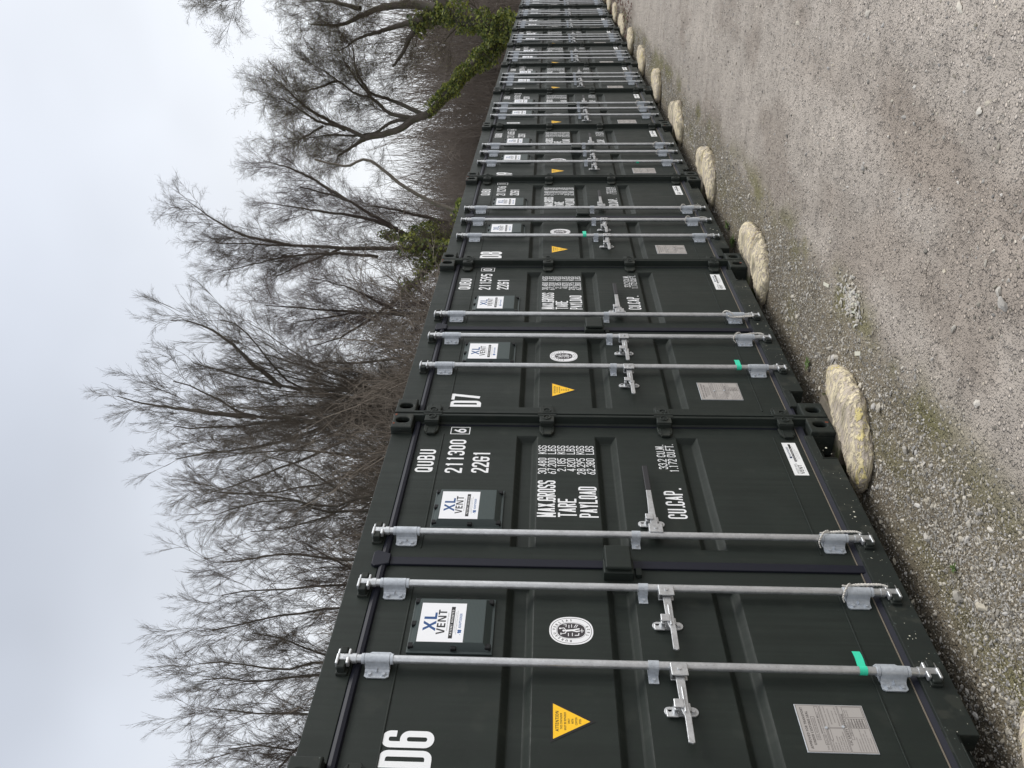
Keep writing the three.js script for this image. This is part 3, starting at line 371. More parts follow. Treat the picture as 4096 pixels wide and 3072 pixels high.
  if (k < 8) {
    if (!cache.wt) { const T = (...a) => letters(...a, z); const n5 = [0.048, 0.0262, 0.0215, 0.0053];
      cache.wt = [T('MAX.GROSS', 1.576, 1.622, 0.098, 0.0362, 0.0305, 0.0108), T('TARE', 1.578, 1.513, 0.098, 0.0385, 0.032, 0.0108), T('PAYLOAD', 1.576, 1.402, 0.098, 0.0372, 0.031, 0.0108),
        ...[['30.480', 'KGS', 1.94, 1.672], ['67.200', 'LBS', 1.94, 1.618], ['2.185', 'KGS', 1.9665, 1.564], ['4.820', 'LBS', 1.9665, 1.510], ['28.295', 'KGS', 1.94, 1.455], ['62.380', 'LBS', 1.94, 1.401]].flatMap(([a, b, x, y]) => [T(a, x, y, n5[0], 0.0285, 0.0225, n5[3]), T(b, 2.127, y, n5[0], 0.029, 0.0245, n5[3])]),
        T('CU.CAP.', 1.578, 0.946, 0.1, 0.0435, 0.034, 0.0108), T('33.2', 1.999, 0.995, 0.05, 0.029, 0.0225, 0.0053), T('CU.M.', 2.112, 0.995, 0.05, 0.031, 0.0225, 0.0053), T('1.172', 1.972, 0.938, 0.05, 0.029, 0.0225, 0.0053), T('CU.FT.', 2.112, 0.938, 0.05, 0.0265, 0.021, 0.0053)].map((g) => g.translate(-HX, 0, ZC)); }
    for (const g of cache.wt) mesh('lettering', g, M.white, dr);
  }
  S('warning_sticker', 'tri', () => { const g = new THREE.BufferGeometry(); g.setAttribute('position', new THREE.Float32BufferAttribute([0.277, 1.650, z, 0.372, 1.474, z, 0.467, 1.650, z], 3)); g.setAttribute('uv', new THREE.Float32BufferAttribute([0, 1, 0.5, 0, 1, 1], 2)); g.computeVertexNormals(); return norm(g); }, STK.tri, dl);
  S('round_sticker', 'bv', () => { const s = new THREE.Shape(); for (let i = 0; i < 64; i++) { const t = i / 64 * 2 * Math.PI, a = Math.cos(t), b = Math.sin(t), X = 0.078 * Math.sign(a) * Math.abs(a) ** 0.86, Y = 0.0955 * Math.sign(b) * Math.abs(b) ** 0.86; i ? s.lineTo(X, Y) : s.moveTo(X, Y); } const g = new THREE.ShapeGeometry(s), p = g.attributes.position, u = g.attributes.uv; for (let i = 0; i < p.count; i++) u.setXY(i, 0.5 + p.getX(i) / 0.156, 0.5 + p.getY(i) / 0.191); g.translate(0.824, 1.559, z); return norm(g); }, STK.bv, dl);
  const pl = P('approval_plate', 'plb', () => merge([box(0.266, 0.476, 0.432, 0.695, DZ - 0.001, DZ + 0.003, 0.001)]), M.galvDull, dl);
  S('plate_print', 'plate', () => merge([rect(0.268, 0.474, 0.434, 0.693, DZ + 0.0036)]), STK.plate, pl.parent); P('rivet', 'rivA', () => cylZ(0.372, 0.598, 0.0055, DZ + 0.003, DZ + 0.006, 10), M.galvDull, dl); P('rivet', 'rivB', () => cylZ(0.378, 0.533, 0.0055, DZ + 0.003, DZ + 0.006, 10), M.galvDull, dl);
  S('vent_label', 'lab2', () => rect(1.959, 2.268, 0.231, 0.310, z), STK.lab2, dr);
  // vents
  for (const [key, s0, s1] of [['A', 0.678, 0.990], ['B', 1.472, 1.777]]) {
    const v = P('vent_cover', 'vent' + key, () => ventGeo(s0, s1), M.vent); P('screw_pocket', 'pock' + key, () => pockets(s0, s1), M.ventHole, v);
    S('sticker', 'xl' + key, () => rect(s0 + 0.0345, s0 + 0.254, 2.021, 2.219, -0.0168), STK.xl, v); S('perforated_panel', 'perf' + key, () => rect(s0 + 0.036, s1 - 0.034, 1.936, 2.015, -0.0172), STK.perf, v);
  }
  // hinges
  for (const y of [2.366, 1.672, 0.972, 0.258]) { P('hinge', 'hgR' + y, () => hingeGeo(y), M.paintWorn); P('hinge', 'hgL' + y, () => mirror(hingeGeo(y)), M.paintWorn); }
  // locking rods
  RODS.forEach((x, i) => {
    const rod = P('locking_rod', 'rod' + i, () => cylY(x, -0.012, 0.0172, 0.12, 2.505, 24), M.galv);
    P('rod_bracket', 'brT' + i, () => bracketGeo(x, 2.312, 2.414), M.galvDull, rod); P('rod_bracket', 'brB' + i, () => bracketGeo(x, 0.222, 0.324), M.galvDull, rod);
    P('cam', 'cmT' + i, () => camGeo(x, 2.502, 1), M.galv, rod); P('cam', 'cmB' + i, () => camGeo(x, 0.123, -1), M.galv, rod);
    P('cam_keeper', 'kpT' + i, () => keeperGeo(x, 2.502, 1, -0.047), M.paintWorn); P('cam_keeper', 'kpB' + i, () => keeperGeo(x, 0.123, -1, -0.026), M.paintWorn);
    P('guide_clamp', 'gc' + i, () => { const pr = []; for (let q = 0; q <= 10; q++) { const t = Math.PI * (1 - q / 10); pr.push([x + 0.0205 * Math.cos(t), -0.012 + 0.0205 * Math.sin(t)]); } return merge([prismY([...pr, [x + 0.0205, DZ + 0.002], [x - 0.0205, DZ + 0.002]], 1.209, 1.251), box(x - 0.058, x - 0.018, 1.209, 1.251, DZ, DZ + 0.006, 0.002), box(x + 0.018, x + 0.05, 1.209, 1.251, DZ, DZ + 0.006, 0.002), bolt(x - 0.042, 1.23, DZ + 0.006), bolt(x + 0.036, 1.23, DZ + 0.006)]); }, M.galvDull, rod);
    const d = i === 2 ? 1 : -1; P('handle', 'hd' + i, () => handleGeo(x, d, i === 2), M.galv, rod);
    if (i === 2) P('black_grip', 'grip', () => box(x + 0.345, x + 0.556, HY - 0.012, HY + 0.018, -0.0145, -0.0005, 0.004), M.grip, rod);
    P('handle_catch', 'ct' + i, () => catchGeo(x + d * (i === 2 ? 0.125 : 0.188)), M.galv, d > 0 ? dr : dl);
  });
  // padlock box over the middle joint
  const lb = P('lock_box', 'lbx', () => merge([box(1.130, 1.225, 1.262, 1.402, DZ - 0.002, -0.004, 0.006), box(1.205, 1.295, 1.268, 1.396, DZ - 0.002, 0.012, 0.006), plateZ([[1.142, 1.272], [1.292, 1.272], [1.292, 1.394], [1.142, 1.394]], 0.002, 0.020, 0.006)]), M.paint);
  P('box_tab', 'lbt', () => merge([box(1.150, 1.195, 1.222, 1.250, DZ, DZ + 0.022, 0.003)]), M.paint, lb);
  P('hook', 'lbh', () => tubeAlong([[1.30, 1.305, DZ], [1.305, 1.305, -0.03], [1.325, 1.306, -0.022], [1.335, 1.32, -0.026], [1.333, 1.335, -0.03]], 0.0045, 6, 14), M.paint, lb);
  // wear: paint flecks on the lower rail, rust at the corners
  { const r0 = seed; seed = 900 + k * 77; const f = []; for (let q = 0; q < (k < 4 ? 46 : 10); q++) { const c = q % 3 ? rr(0.3, 2.2) : [0.72, 1.32, 1.55][q % 9 / 3 | 0] + rr(-0.1, 0.1); const g = new THREE.CircleGeometry(rr(0.0012, q % 11 ? 0.0028 : 0.007), 7); g.scale(rr(0.7, 1.3), 1, 1); g.translate(c, rr(0.055, 0.145), -0.0255); f.push(g); } const g = merge(f).translate(-HX, 0, ZC); mesh('paint_flecks', g, M.fleck, sl).userData.kind = 'stuff';
    if (k < 6) { for (let q = 0; q < 3; q++) { const top = q < 2 || k === 2, x = q ? rr(2.32, 2.45) : 2.449, y = top ? rr(2.588, 2.594) : rr(0.0, 0.12), s = new THREE.Shape(); for (let a = 0; a < 11; a++) { const t = a / 11 * 6.283, r = rr(0.5, 1.1); const X = Math.min(2.452, x + 0.02 * r * Math.cos(t) * (q ? 0.6 : 1.2)) , Y = Math.min(2.594, y + 0.012 * r * Math.sin(t)); a ? s.lineTo(X, Y) : s.moveTo(X, Y); } const g2 = new THREE.ShapeGeometry(s); g2.translate(0, 0, 0.0006); mesh('rust_patch', norm(g2).translate(-HX, 0, ZC), M.rust, o); } } seed = r0; }
  return o;
}
function sideGeo() { const p = []; let z = -6.0; while (z < -0.25) { for (const [a, x] of [[0, 0.012], [0.07, 0.012], [0.138, 0.046], [0.208, 0.046]]) p.push([x, z + a]); z += 0.276; } const P = []; for (let i = 0; i < p.length - 1; i++) { const [a, b] = p[i], [c, d] = p[i + 1]; P.push(a, 0.12, b, a, 2.57, b, c, 2.57, d, a, 0.12, b, c, 2.57, d, c, 0.12, d); } const g = new THREE.BufferGeometry(); g.setAttribute('position', new THREE.Float32BufferAttribute(P, 3)); g.computeVertexNormals(); return norm(g); }
for (let k = 0; k < CODES.length; k++) container(k);

// ------------------------------------------------------------------ tapes and ropes on the locking rods
function tape(k, y, flag, label) {
  const x = RODS[0], X = (k - 1) * PITCH, b = new THREE.CylinderGeometry(0.0185, 0.0185, 0.032, 20, 1, true); b.translate(X + x, y, -0.012);
  const l = [b, new THREE.TorusGeometry(0.001, 0.0004, 3, 4)]; l.pop(); if (flag) { const g = new THREE.PlaneGeometry(flag, 0.032, 6, 1), p = g.attributes.position; for (let i = 0; i < p.count; i++) p.setZ(i, 0.006 * Math.sin((p.getX(i) / flag + 0.5) * 3)); g.translate(X + x + 0.012 + flag / 2, y + 0.001, -0.002); l.push(g); const h = g.clone(); h.translate(0.002, 0.001, -0.0012); l.push(h); }
  const m = merge(l); mesh('green_tape', m, M.tapeDS || (M.tapeDS = Object.assign(M.tape.clone(), { side: THREE.DoubleSide })), scene).userData = { label, category: 'tape', group: 'strips of green tape on locking rods' };
}
tape(0, 0.392, 0.075, 'bright green tape flag low on the left locking rod of container D6'); tape(1, 0.40, 0.07, 'bright green tape flag low on the left locking rod of container D7'); tape(2, 1.335, 0.07, 'bright green tape flag halfway up the left locking rod of container D8'); tape(3, 0.62, 0, 'small green tape band round the left locking rod of container D9');
for (let k = 0; k < 8; k++) for (const i of [1, 2]) {
  seed = 3000 + k * 10 + i; const x = (k - 1) * PITCH + RODS[i], j = () => rr(-0.006, 0.006), a = [], flip = k === 1 && i === 2 ? -1 : 1;
  const main = [[-0.040, 0.338, -0.035], [-0.034, 0.352, -0.014], [-0.022, 0.347, 0.012], [0.004, 0.325, 0.021], [0.024, 0.300, 0.012], [0.034, 0.285, -0.006], [0.037, 0.24, -0.004], [0.036, 0.19, 0.0], [0.034, 0.15, 0.0], [0.028, 0.128, -0.008]].map(([p, y, z]) => [x + flip * (p + j() * 0.5), y + j(), z]);
  const back = [[0.028, 0.330, -0.004], [0.036, 0.308, -0.010], [0.042, 0.26, -0.008], [0.043, 0.20, -0.004], [0.040, 0.155, -0.002], [0.028, 0.126, -0.006]].map(([p, y, z]) => [x + flip * (p + j() * 0.4), y + j(), z]);
  for (const path of [main, back]) { const cv = new THREE.CatmullRomCurve3(path.map((p) => new THREE.Vector3(...p))), N = 90; for (let s = 0; s < 2; s++) { const q = []; for (let n = 0; n <= N; n++) { const p = cv.getPoint(n / N), t = n * 0.75 + s * Math.PI; q.push([p.x + 0.0027 * Math.cos(t), p.y + 0.0012 * Math.sin(t * 1.0), p.z + 0.0027 * Math.sin(t)]); } a.push(tubeAlong(q, 0.0029, 5, N)); } }
  tag(mesh('white_rope', merge(a), M.rope, scene), `white rope at the foot of the ${i === 1 ? 'middle' : 'right'} locking rod of ${k < 6 ? 'container D' + (6 + k) : 'the ' + ['seventh', 'eighth'][k - 6] + ' container'}`, 'rope', 'white ropes tied on locking rods');
}

// ------------------------------------------------------------------ slabs and hardened sandbags under the corners
for (let k = -1; k < 11; k++) {
  seed = 500 + k * 31; const X = k * PITCH, where = k < 0 ? 'under the near corner of D6' : k < 5 ? `under the joint of D${6 + k} and D${7 + k}` : k < 10 ? `under the ${['sixth', 'seventh', 'eighth', 'ninth', 'tenth'][k - 5]} joint from the camera` : 'under the far end of the row';
  const sg = new RoundedBoxGeometry(0.46, 0.066, 0.46, 3, 0.008); { const p = sg.attributes.position; for (let i = 0; i < p.count; i++) { const n = fbm(p.getX(i) * 30 + k, p.getZ(i) * 30, 2, 4) - 0.5; p.setX(i, p.getX(i) + n * 0.006); p.setZ(i, p.getZ(i) + n * 0.006); } sg.computeVertexNormals(); } boxUV(sg);
  const s = tag(mesh('concrete_slab', sg, M.concrete, scene), `mossy concrete paving slab ${where}`, 'paving slab', 'paving slabs under the container corners'); s.position.set(X - 0.01 + rr(-0.03, 0.02), -0.041, -0.192 + rr(-0.01, 0.01)); s.rotation.y = k === 0 ? -0.07 : rr(-0.09, -0.01);
  // bag: a lumpy pillow bent round the slab
  const NU = 120, NV = 64, P = [], U = [], I = [], Lh = rr(0.39, 0.43), fold = k === 1 || k === 2 || k === 5 || k === 8 ? 1 : 0, fx = rr(-0.1, 0.1);
  for (let j = 0; j <= NV; j++) for (let i = 0; i <= NU; i++) {
    const u = i / NU * 2 - 1, t = j / NV * 2 * Math.PI, e = Math.pow(Math.max(0, 1 - Math.pow(Math.abs(u), u > 0 ? (k === 0 ? 2.3 : 5) : 3.6)), k === 0 ? 0.55 : 0.42), c = Math.cos(t), si = Math.sin(t);
    const lump = 1 + 0.34 * (fbm(u * 2.2 + k * 7 + 5, c * 1.1 + k, 3, 71) - 0.5) + 0.30 * (fbm(u * 6 + k * 3, c * 2.4 + 3, 4, 72) - 0.5);
    const cr = 1 - 0.34 * fold * Math.exp(-(((u * Lh - fx - 0.05 * c) / 0.02) ** 2)), w = 0.170 * (1 - 0.18 * u) * Math.pow(e, 0.7) * lump * cr, hgt = 0.070 * e * lump * cr;
    const wr = 0.0035 * Math.sin(u * 42 + c * 5 + k) * Math.pow(Math.abs(u), 2);
    const bend = -0.17 * sst(-0.15, -1, u) + 0.012 * Math.sin(u * 3 + k);
    const rg = 1 + 0.16 * (fbm(u * 14 + k * 5, c * 5 + si * 3 + 9, 4, 73) - 0.5) - 0.10 * Math.abs(fbm(u * 5 + 3 * c + k, si * 3 + 2, 3, 74) - 0.5) * 2; P.push(u * Lh + 0.01 * (fbm(t * 0.8 * Math.abs(Math.sin(t / 2)), u * 3, 2, 5) - 0.5), Math.sign(si) * Math.abs(si) ** 0.8 * hgt * rg + wr, Math.sign(c) * Math.abs(c) ** 0.75 * w * rg + bend); U.push(u * 0.55 + k * 0.37, t / 6.283 * 0.5 + k * 0.21);
  }
  for (let j = 0; j < NV; j++) for (let i = 0; i < NU; i++) { const a = j * (NU + 1) + i; I.push(a, a + 1, a + NU + 1, a + 1, a + NU + 2, a + NU + 1); }
  const g = new THREE.BufferGeometry(); g.setAttribute('position', new THREE.Float32BufferAttribute(P, 3)); g.setAttribute('uv', new THREE.Float32BufferAttribute(U, 2)); g.setIndex(I); g.computeVertexNormals();
  const look = fold ? 'pale tan sandbag with a fold across it' : k === 0 ? 'cream sandbag with a yellow stain' : 'cream hardened sandbag';
  const b = tag(mesh('sandbag', g, M.bag, scene), `${look} lying ${where}`, 'sandbag', 'hardened sandbags at the container corners');
  b.position.set(X - (k < 0 ? 0.12 : 0.17) + rr(-0.02, 0.02), GY + 0.036, 0.160 + rr(-0.01, 0.01) - (k > 2 ? 0.015 : 0)); b.rotation.set(rr(-0.06, 0.06), rr(-0.08, 0.05), rr(-0.05, 0.05));
}

// ------------------------------------------------------------------ gravel, litter, weeds
function pebble(s, detail) { const g = new THREE.IcosahedronGeometry(1, detail), p = g.attributes.position; for (let i = 0; i < p.count; i++) { const x = p.getX(i), y = p.getY(i), z = p.getZ(i), q = 0.72 + 0.5 * hash(Math.round(x * 50) + s * 31, Math.round(y * 50) + Math.round(z * 50) * 131, s); p.setXYZ(i, x * q * 1.2, y * q * 0.62, z * q * 0.88); } g.computeVertexNormals(); return g; }
function scatter(name, label, geo, list) {
  const m = new THREE.InstancedMesh(geo, M.stone, list.length), o = new THREE.Object3D(), c = new THREE.Color();
  list.forEach(([x, z, s, col, lift], i) => { o.position.set(x, groundH(x, z) + s * (lift ?? 0.1), z); o.rotation.set(rr(-0.5, 0.5), rr(0, 6.28), rr(-0.5, 0.5)); o.scale.set(s * rr(0.7, 1.35), s * rr(0.6, 1.1), s * rr(0.7, 1.2)); o.updateMatrix(); m.setMatrixAt(i, o.matrix); m.setColorAt(i, c.setRGB(...col)); });
  m.name = numbered(name); shade(m); tag(m, label, 'gravel', null, 'stuff'); scene.add(m);
}
{
  seed = 77; const tone = (pale) => { const k = pale ? rr(0.36, 0.58) : rr(0.15, 0.40), w = rr(0.02, 0.15); return [k * (1 + w * 0.6), k * (0.965 + w * 0.1), k * (0.93 - w)]; };
  const A = [], B = [], Cc = [], H = [];
  for (let i = 0; i < 330000; i++) { const x = -2.6 + 26 * Math.pow(rnd(), 2.3), z = rr(-0.9, 1.1), s = strip(x, z); if (rnd() > s * (z < 0 ? 0.4 : 1) || rnd() > 0.34 + 0.4 * fbm(x * 1.7, z * 3, 3, 85)) continue; const m = moss(x, z); if (rnd() < m * 0.85) continue; const big = rnd(); A.push([x, z, (big > 0.988 ? rr(0.010, 0.018) : big > 0.80 ? rr(0.0058, 0.010) : rr(0.0030, 0.0058)) * (1 + x * 0.02), tone(rnd() > 0.7)]); }
  for (let i = 0; i < 42000; i++) { const x = -3 + 28 * Math.pow(rnd(), 1.6), z = -0.2 + rnd() * 4.2; if (rnd() < 0.75 * strip(x, z)) continue; const cl = fbm(x * 1.1 + 4, z * 2 + 9, 3, 81); if (rnd() > sst(0.3, 0.7, cl) + 0.15) continue; const big = rnd(); B.push([x, z, (big > 0.975 ? rr(0.010, 0.016) : big > 0.75 ? rr(0.005, 0.010) : rr(0.0028, 0.005)) * (1 + x * 0.015), tone(rnd() > 0.55), 0.05]); }
  for (const [x, z, s] of [[-1.24, 0.88, .02], [-1.19, 1.3, .026], [-1.13, 1.33, .018], [0.31, 0.23, .024], [0.36, 0.19, .022], [0.27, 0.26, .018], [0.40, 0.25, .017], [0.22, 0.2, .02], [-1.55, 0.1, .03], [-1.2, 0.12, .022], [-0.8, 0.33, .024], [-1.7, 0.2, .026], [-1.45, 0.42, .02], [1.1, 0.12, .022], [-0.35, 0.3, .02], [-0.42, 0.34, .026], [-0.15, 0.31, .018], [3.2, 0.3, .024], [2.9, 0.42, .02], [0.9, 2.1, .022], [-0.2, 2.25, .02], [-0.6, 1.9, .022], [2.2, 1.9, .02], [-1.0, 2.2, .024], [-0.9, 1.05, .018], [0.5, 1.35, .018]]) Cc.push([x, z, s, tone(true), 0.25]);
  for (let i = 0; i < 330; i++) { const a = rr(0, 6.28), r = Math.abs(rr(-1, 1) + rr(-1, 1)) * 0.11; H.push([0.26 + r * Math.cos(a) * 1.5, 0.66 + r * Math.sin(a) * 0.75, rr(0.005, 0.0125), tone(true).map((q) => Math.min(0.55, q)), rr(0.1, 0.9)]); }
  scatter('loose_gravel', 'fine mixed gravel along the foot of the containers', pebble(3, 0), A); scatter('scattered_pebbles', 'scattered pale pebbles lying on the compacted yard', pebble(8, 0), B);
  scatter('large_stones', 'larger pale stones lying loose on the yard', pebble(5, 1), Cc); scatter('white_gravel_patch', 'small heap of white gravel on the yard near the first sandbag', pebble(11, 1), H);
  // dead twigs
  const tw = []; for (let i = 0; i < 110; i++) { const x = -2 + 16 * Math.pow(rnd(), 1.5), z = rnd() < 0.4 ? rr(-0.1, 0.7) : rr(0.3, 2.4), l = rr(0.015, 0.06), a = rr(0, 6.28), y = groundH(x, z) + 0.004; const bx = rr(-0.2, 0.2); tw.push(tubeAlong([[x - l * Math.cos(a), y, z - l * Math.sin(a)], [x + bx * l * Math.sin(a), y + 0.006, z - bx * l * Math.cos(a)], [x + l * Math.cos(a), y, z + l * Math.sin(a)]], rr(0.0006, 0.0015), 4, 4)); }
  tag(mesh('dead_twigs', merge(tw), M.twig, scene), 'thin dead twigs scattered on the gravel', 'twigs', null, 'stuff');
  const lv = []; for (let i = 0; i < 900; i++) { const x = rr(15, 24), z = rr(-0.1, 0.75) - (x - 15) * 0.02, g = new THREE.PlaneGeometry(rr(0.03, 0.07), rr(0.02, 0.05)); g.rotateX(-Math.PI / 2 + rr(-0.5, 0.5)); g.rotateY(rr(0, 6.28)); g.translate(x, groundH(x, z) + 0.02, z); lv.push(g); }
  tag(mesh('leaf_litter', merge(lv), new THREE.MeshStandardMaterial({ color: L(0.10, 0.045, 0.032), roughness: 0.9, side: THREE.DoubleSide }), scene), 'reddish brown leaf litter beside the farthest sandbags', 'leaf litter', null, 'stuff');
}
function weed(x, z, n, r, label) {
  const t = thing('weed', [x, groundH(x, z), z], rr(0, 6), label, 'weed', 'small weeds rooted in the gravel');
  for (let i = 0; i < n; i++) { const a = i / n * 6.283 + rr(-0.25, 0.25), l = r * rr(0.65, 1.1), w = l * 0.17, P = [], I = [], el = rr(0.35, 0.9); for (let q = 0; q <= 5; q++) { const f = q / 5, ww = w * Math.sin(Math.PI * Math.pow(f, 0.6)) + 0.001, d = l * f * Math.cos(el), y = l * f * Math.sin(el) * (1 - 0.65 * f) + 0.004; for (const s of [-1, 1]) P.push(d * Math.cos(a) - s * ww * Math.sin(a), y + Math.abs(s) * ww * 0.25, d * Math.sin(a) + s * ww * Math.cos(a)); if (q) { const b = q * 2; I.push(b - 2, b - 1, b, b - 1, b + 1, b); } } const g = new THREE.BufferGeometry(); g.setAttribute('position', new THREE.Float32BufferAttribute(P, 3)); g.setIndex(I); g.computeVertexNormals(); mesh('leaf', g, M.weed, t); }
}
seed = 9; weed(0.69, -0.02, 11, 0.075, 'small green rosette weed beyond the first sandbag, in front of D7'); weed(1.98, 0.0, 9, 0.075, 'small green weed at the near end of the sandbag between D7 and D8'); weed(2.12, 0.07, 9, 0.07, 'dark green weed against the front of the sandbag between D7 and D8'); weed(3.54, -0.08, 10, 0.09, 'green weed under the middle of container D8'); weed(3.2, -0.12, 14, 0.11, 'bushy green weed under the front rail of D8 near its left corner'); weed(4.42, 0.02, 10, 0.09, 'green weed at the near end of the sandbag between D8 and D9'); weed(-1.46, 0.18, 6, 0.04, 'tiny yellow green weed in the gravel in front of D6');
{ const g = new THREE.BoxGeometry(0.06, 0.003, 0.024, 4, 1, 2), p = g.attributes.position; for (let i = 0; i < p.count; i++) p.setY(i, p.getY(i) + 0.004 * Math.sin(p.getX(i) * 60)); g.computeVertexNormals(); const a = tag(mesh('white_scrap', g, M.fleck, scene), 'small white scrap of plastic lying on the yard beyond the first sandbag', 'litter'); a.position.set(-0.03, groundH(-0.03, 0.45) + 0.006, 0.45); a.rotation.y = 0.5; const b = tag(mesh('white_shard', new RoundedBoxGeometry(0.1, 0.006, 0.022, 2, 0.003), M.fleck, scene), 'thin pale shard lying beside the white gravel heap', 'litter'); b.position.set(0.67, groundH(0.67, 0.56) + 0.006, 0.56); b.rotation.y = 0.25; }

// ------------------------------------------------------------------ trees
class Bark {
  constructor() { this.P = []; this.I = []; this.U = []; }
  tube(pts, r0, r1, sides) {
    const n = pts.length, base = this.P.length / 3; let len = 0, ux = 1, uy = 0, uz = 0;
    for (let i = 0; i < n; i++) {
      const a = pts[Math.max(0, i - 1)], b = pts[Math.min(n - 1, i + 1)]; let tx = b[0] - a[0], ty = b[1] - a[1], tz = b[2] - a[2]; const l = Math.hypot(tx, ty, tz) || 1; tx /= l; ty /= l; tz /= l;
      if (!i) { [ux, uy, uz] = Math.abs(ty) > 0.9 ? [1, 0, 0] : [0, 1, 0]; }
      const k0 = ux * tx + uy * ty + uz * tz; ux -= k0 * tx; uy -= k0 * ty; uz -= k0 * tz; const ul = Math.hypot(ux, uy, uz) || 1; ux /= ul; uy /= ul; uz /= ul;
      const vx = ty * uz - tz * uy, vy = tz * ux - tx * uz, vz = tx * uy - ty * ux, r = lerp(r0, r1, i / (n - 1)); if (i) len += l * 0.5;
      for (let k = 0; k < sides; k++) { const t = k / sides * 6.283, c = Math.cos(t) * r, s = Math.sin(t) * r; this.P.push(pts[i][0] + ux * c + vx * s, pts[i][1] + uy * c + vy * s, pts[i][2] + uz * c + vz * s); this.U.push(k / sides * 2, len * 0.6); }
    }
    for (let i = 0; i < n - 1; i++) for (let k = 0; k < sides; k++) { const a = base + i * sides + k, b = base + i * sides + (k + 1) % sides; this.I.push(a, b, a + sides, b, b + sides, a + sides); }
  }
  geo() { const g = new THREE.BufferGeometry(); g.setAttribute('position', new THREE.Float32BufferAttribute(this.P, 3)); g.setAttribute('uv', new THREE.Float32BufferAttribute(this.U, 2)); g.setIndex(this.I); g.computeVertexNormals(); return g; }
}
class Leaves {
  constructor() { this.P = []; this.C = []; }
  add(x, y, z, s, c) { const a = rr(0, 6.28), b = rr(-1.2, 1.2), ux = Math.cos(a) * s, uz = Math.sin(a) * s, uy = rr(-0.4, 0.4) * s, vx = -Math.sin(a) * Math.sin(b) * s * 0.8, vy = Math.cos(b) * s * 0.8, vz = Math.cos(a) * Math.sin(b) * s * 0.8, k = rr(0.65, 1.4); const q = [[-.5, 0], [0, -.5], [.5, .05], [-.5, 0], [.5, .05], [0, .55]]; for (const [u, v] of q) { this.P.push(x + ux * u + vx * v, y + uy * u + vy * v, z + uz * u + vz * v); this.C.push(c[0] * k, c[1] * k, c[2] * k); } }
  geo() { const g = new THREE.BufferGeometry(); g.setAttribute('position', new THREE.Float32BufferAttribute(this.P, 3)); g.setAttribute('color', new THREE.Float32BufferAttribute(this.C, 3)); g.computeVertexNormals(); return g; }
}
function walk(p, d, len, n, wob, trop) { const out = [p.slice()]; let q = p.slice(), v = d.slice(); const st = len / n; for (let i = 0; i < n; i++) { v = [v[0] + rr(-wob, wob), v[1] + rr(-wob, wob) + trop, v[2] + rr(-wob, wob)]; const l = Math.hypot(...v); v = v.map((c) => c / l); q = q.map((c, k) => c + v[k] * st); out.push(q.slice()); } return out; }
const along = (pts, t) => { const f = t * (pts.length - 1), i = Math.min(pts.length - 2, Math.floor(f)), u = f - i, a = pts[i], b = pts[i + 1], d = [b[0] - a[0], b[1] - a[1], b[2] - a[2]], l = Math.hypot(...d) || 1; return [[a[0] + d[0] * u, a[1] + d[1] * u, a[2] + d[2] * u], d.map((c) => c / l)]; };
function sideDir(d, ang) { let a; do { a = [rr(-1, 1), rr(-1, 1), rr(-1, 1)]; } while (Math.hypot(...a) > 1); const k = a[0] * d[0] + a[1] * d[1] + a[2] * d[2]; a = a.map((c, i) => c - k * d[i]); const l = Math.hypot(...a) || 1, c = Math.cos(ang), s = Math.sin(ang); return d.map((q, i) => q * c + a[i] / l * s); }
const smooth = (pts, n) => { const cv = new THREE.CatmullRomCurve3(pts.map((p) => new THREE.Vector3(...p))); return cv.getSpacedPoints(n).map((p) => [p.x, p.y, p.z]); };
// limbs: [[x, height] ...] in the tree's own upright frame; sp: [n per metre, length, angle, upward pull, wobble] for each order of branching
function sprayGeo(sd, up) {                                         // one fine branch end, one metre long, along +y
  seed = sd; const T = new Bark(), lv = new Leaves(), m = walk([0, 0, 0], [0, 1, 0], 1, 7, 0.10, 0); T.tube(m, 0.0062, 0.0030, 4);
  for (let i = 0; i < 12; i++) {
    const [p, d] = along(m, lerp(0.08, 0.98, (i + rnd()) / 12)), q = walk(p, sideDir(d, (up ? 0.42 : 0.68) * rr(0.7, 1.3)), rr(0.22, 0.6), 3, up ? 0.10 : 0.2, up ? 0.1 : 0); T.tube(q, 0.0042, 0.0024, 3);
    for (let k = 0; k < 3; k++) { const [a, e] = along(q, rr(0.15, 1)), w = walk(a, sideDir(e, (up ? 0.45 : 0.75) * rr(0.7, 1.3)), rr(0.12, 0.32), 2, 0.2, up ? 0.06 : 0); T.tube(w, 0.0030, 0.0020, 3); const t = w[2]; if (rnd() < 0.75) lv.add(t[0] + rr(-.02, .02), t[1] + rr(-.03, .01), t[2] + rr(-.02, .02), rr(0.03, 0.05), [0.24, 0.23, 0.10]); }
  }
  return [T.geo(), lv.geo()];
}
const SPR = { up: [sprayGeo(101, 1), sprayGeo(102, 1), sprayGeo(103, 1)], fine: [sprayGeo(111, 0), sprayGeo(112, 0), sprayGeo(113, 0)] };
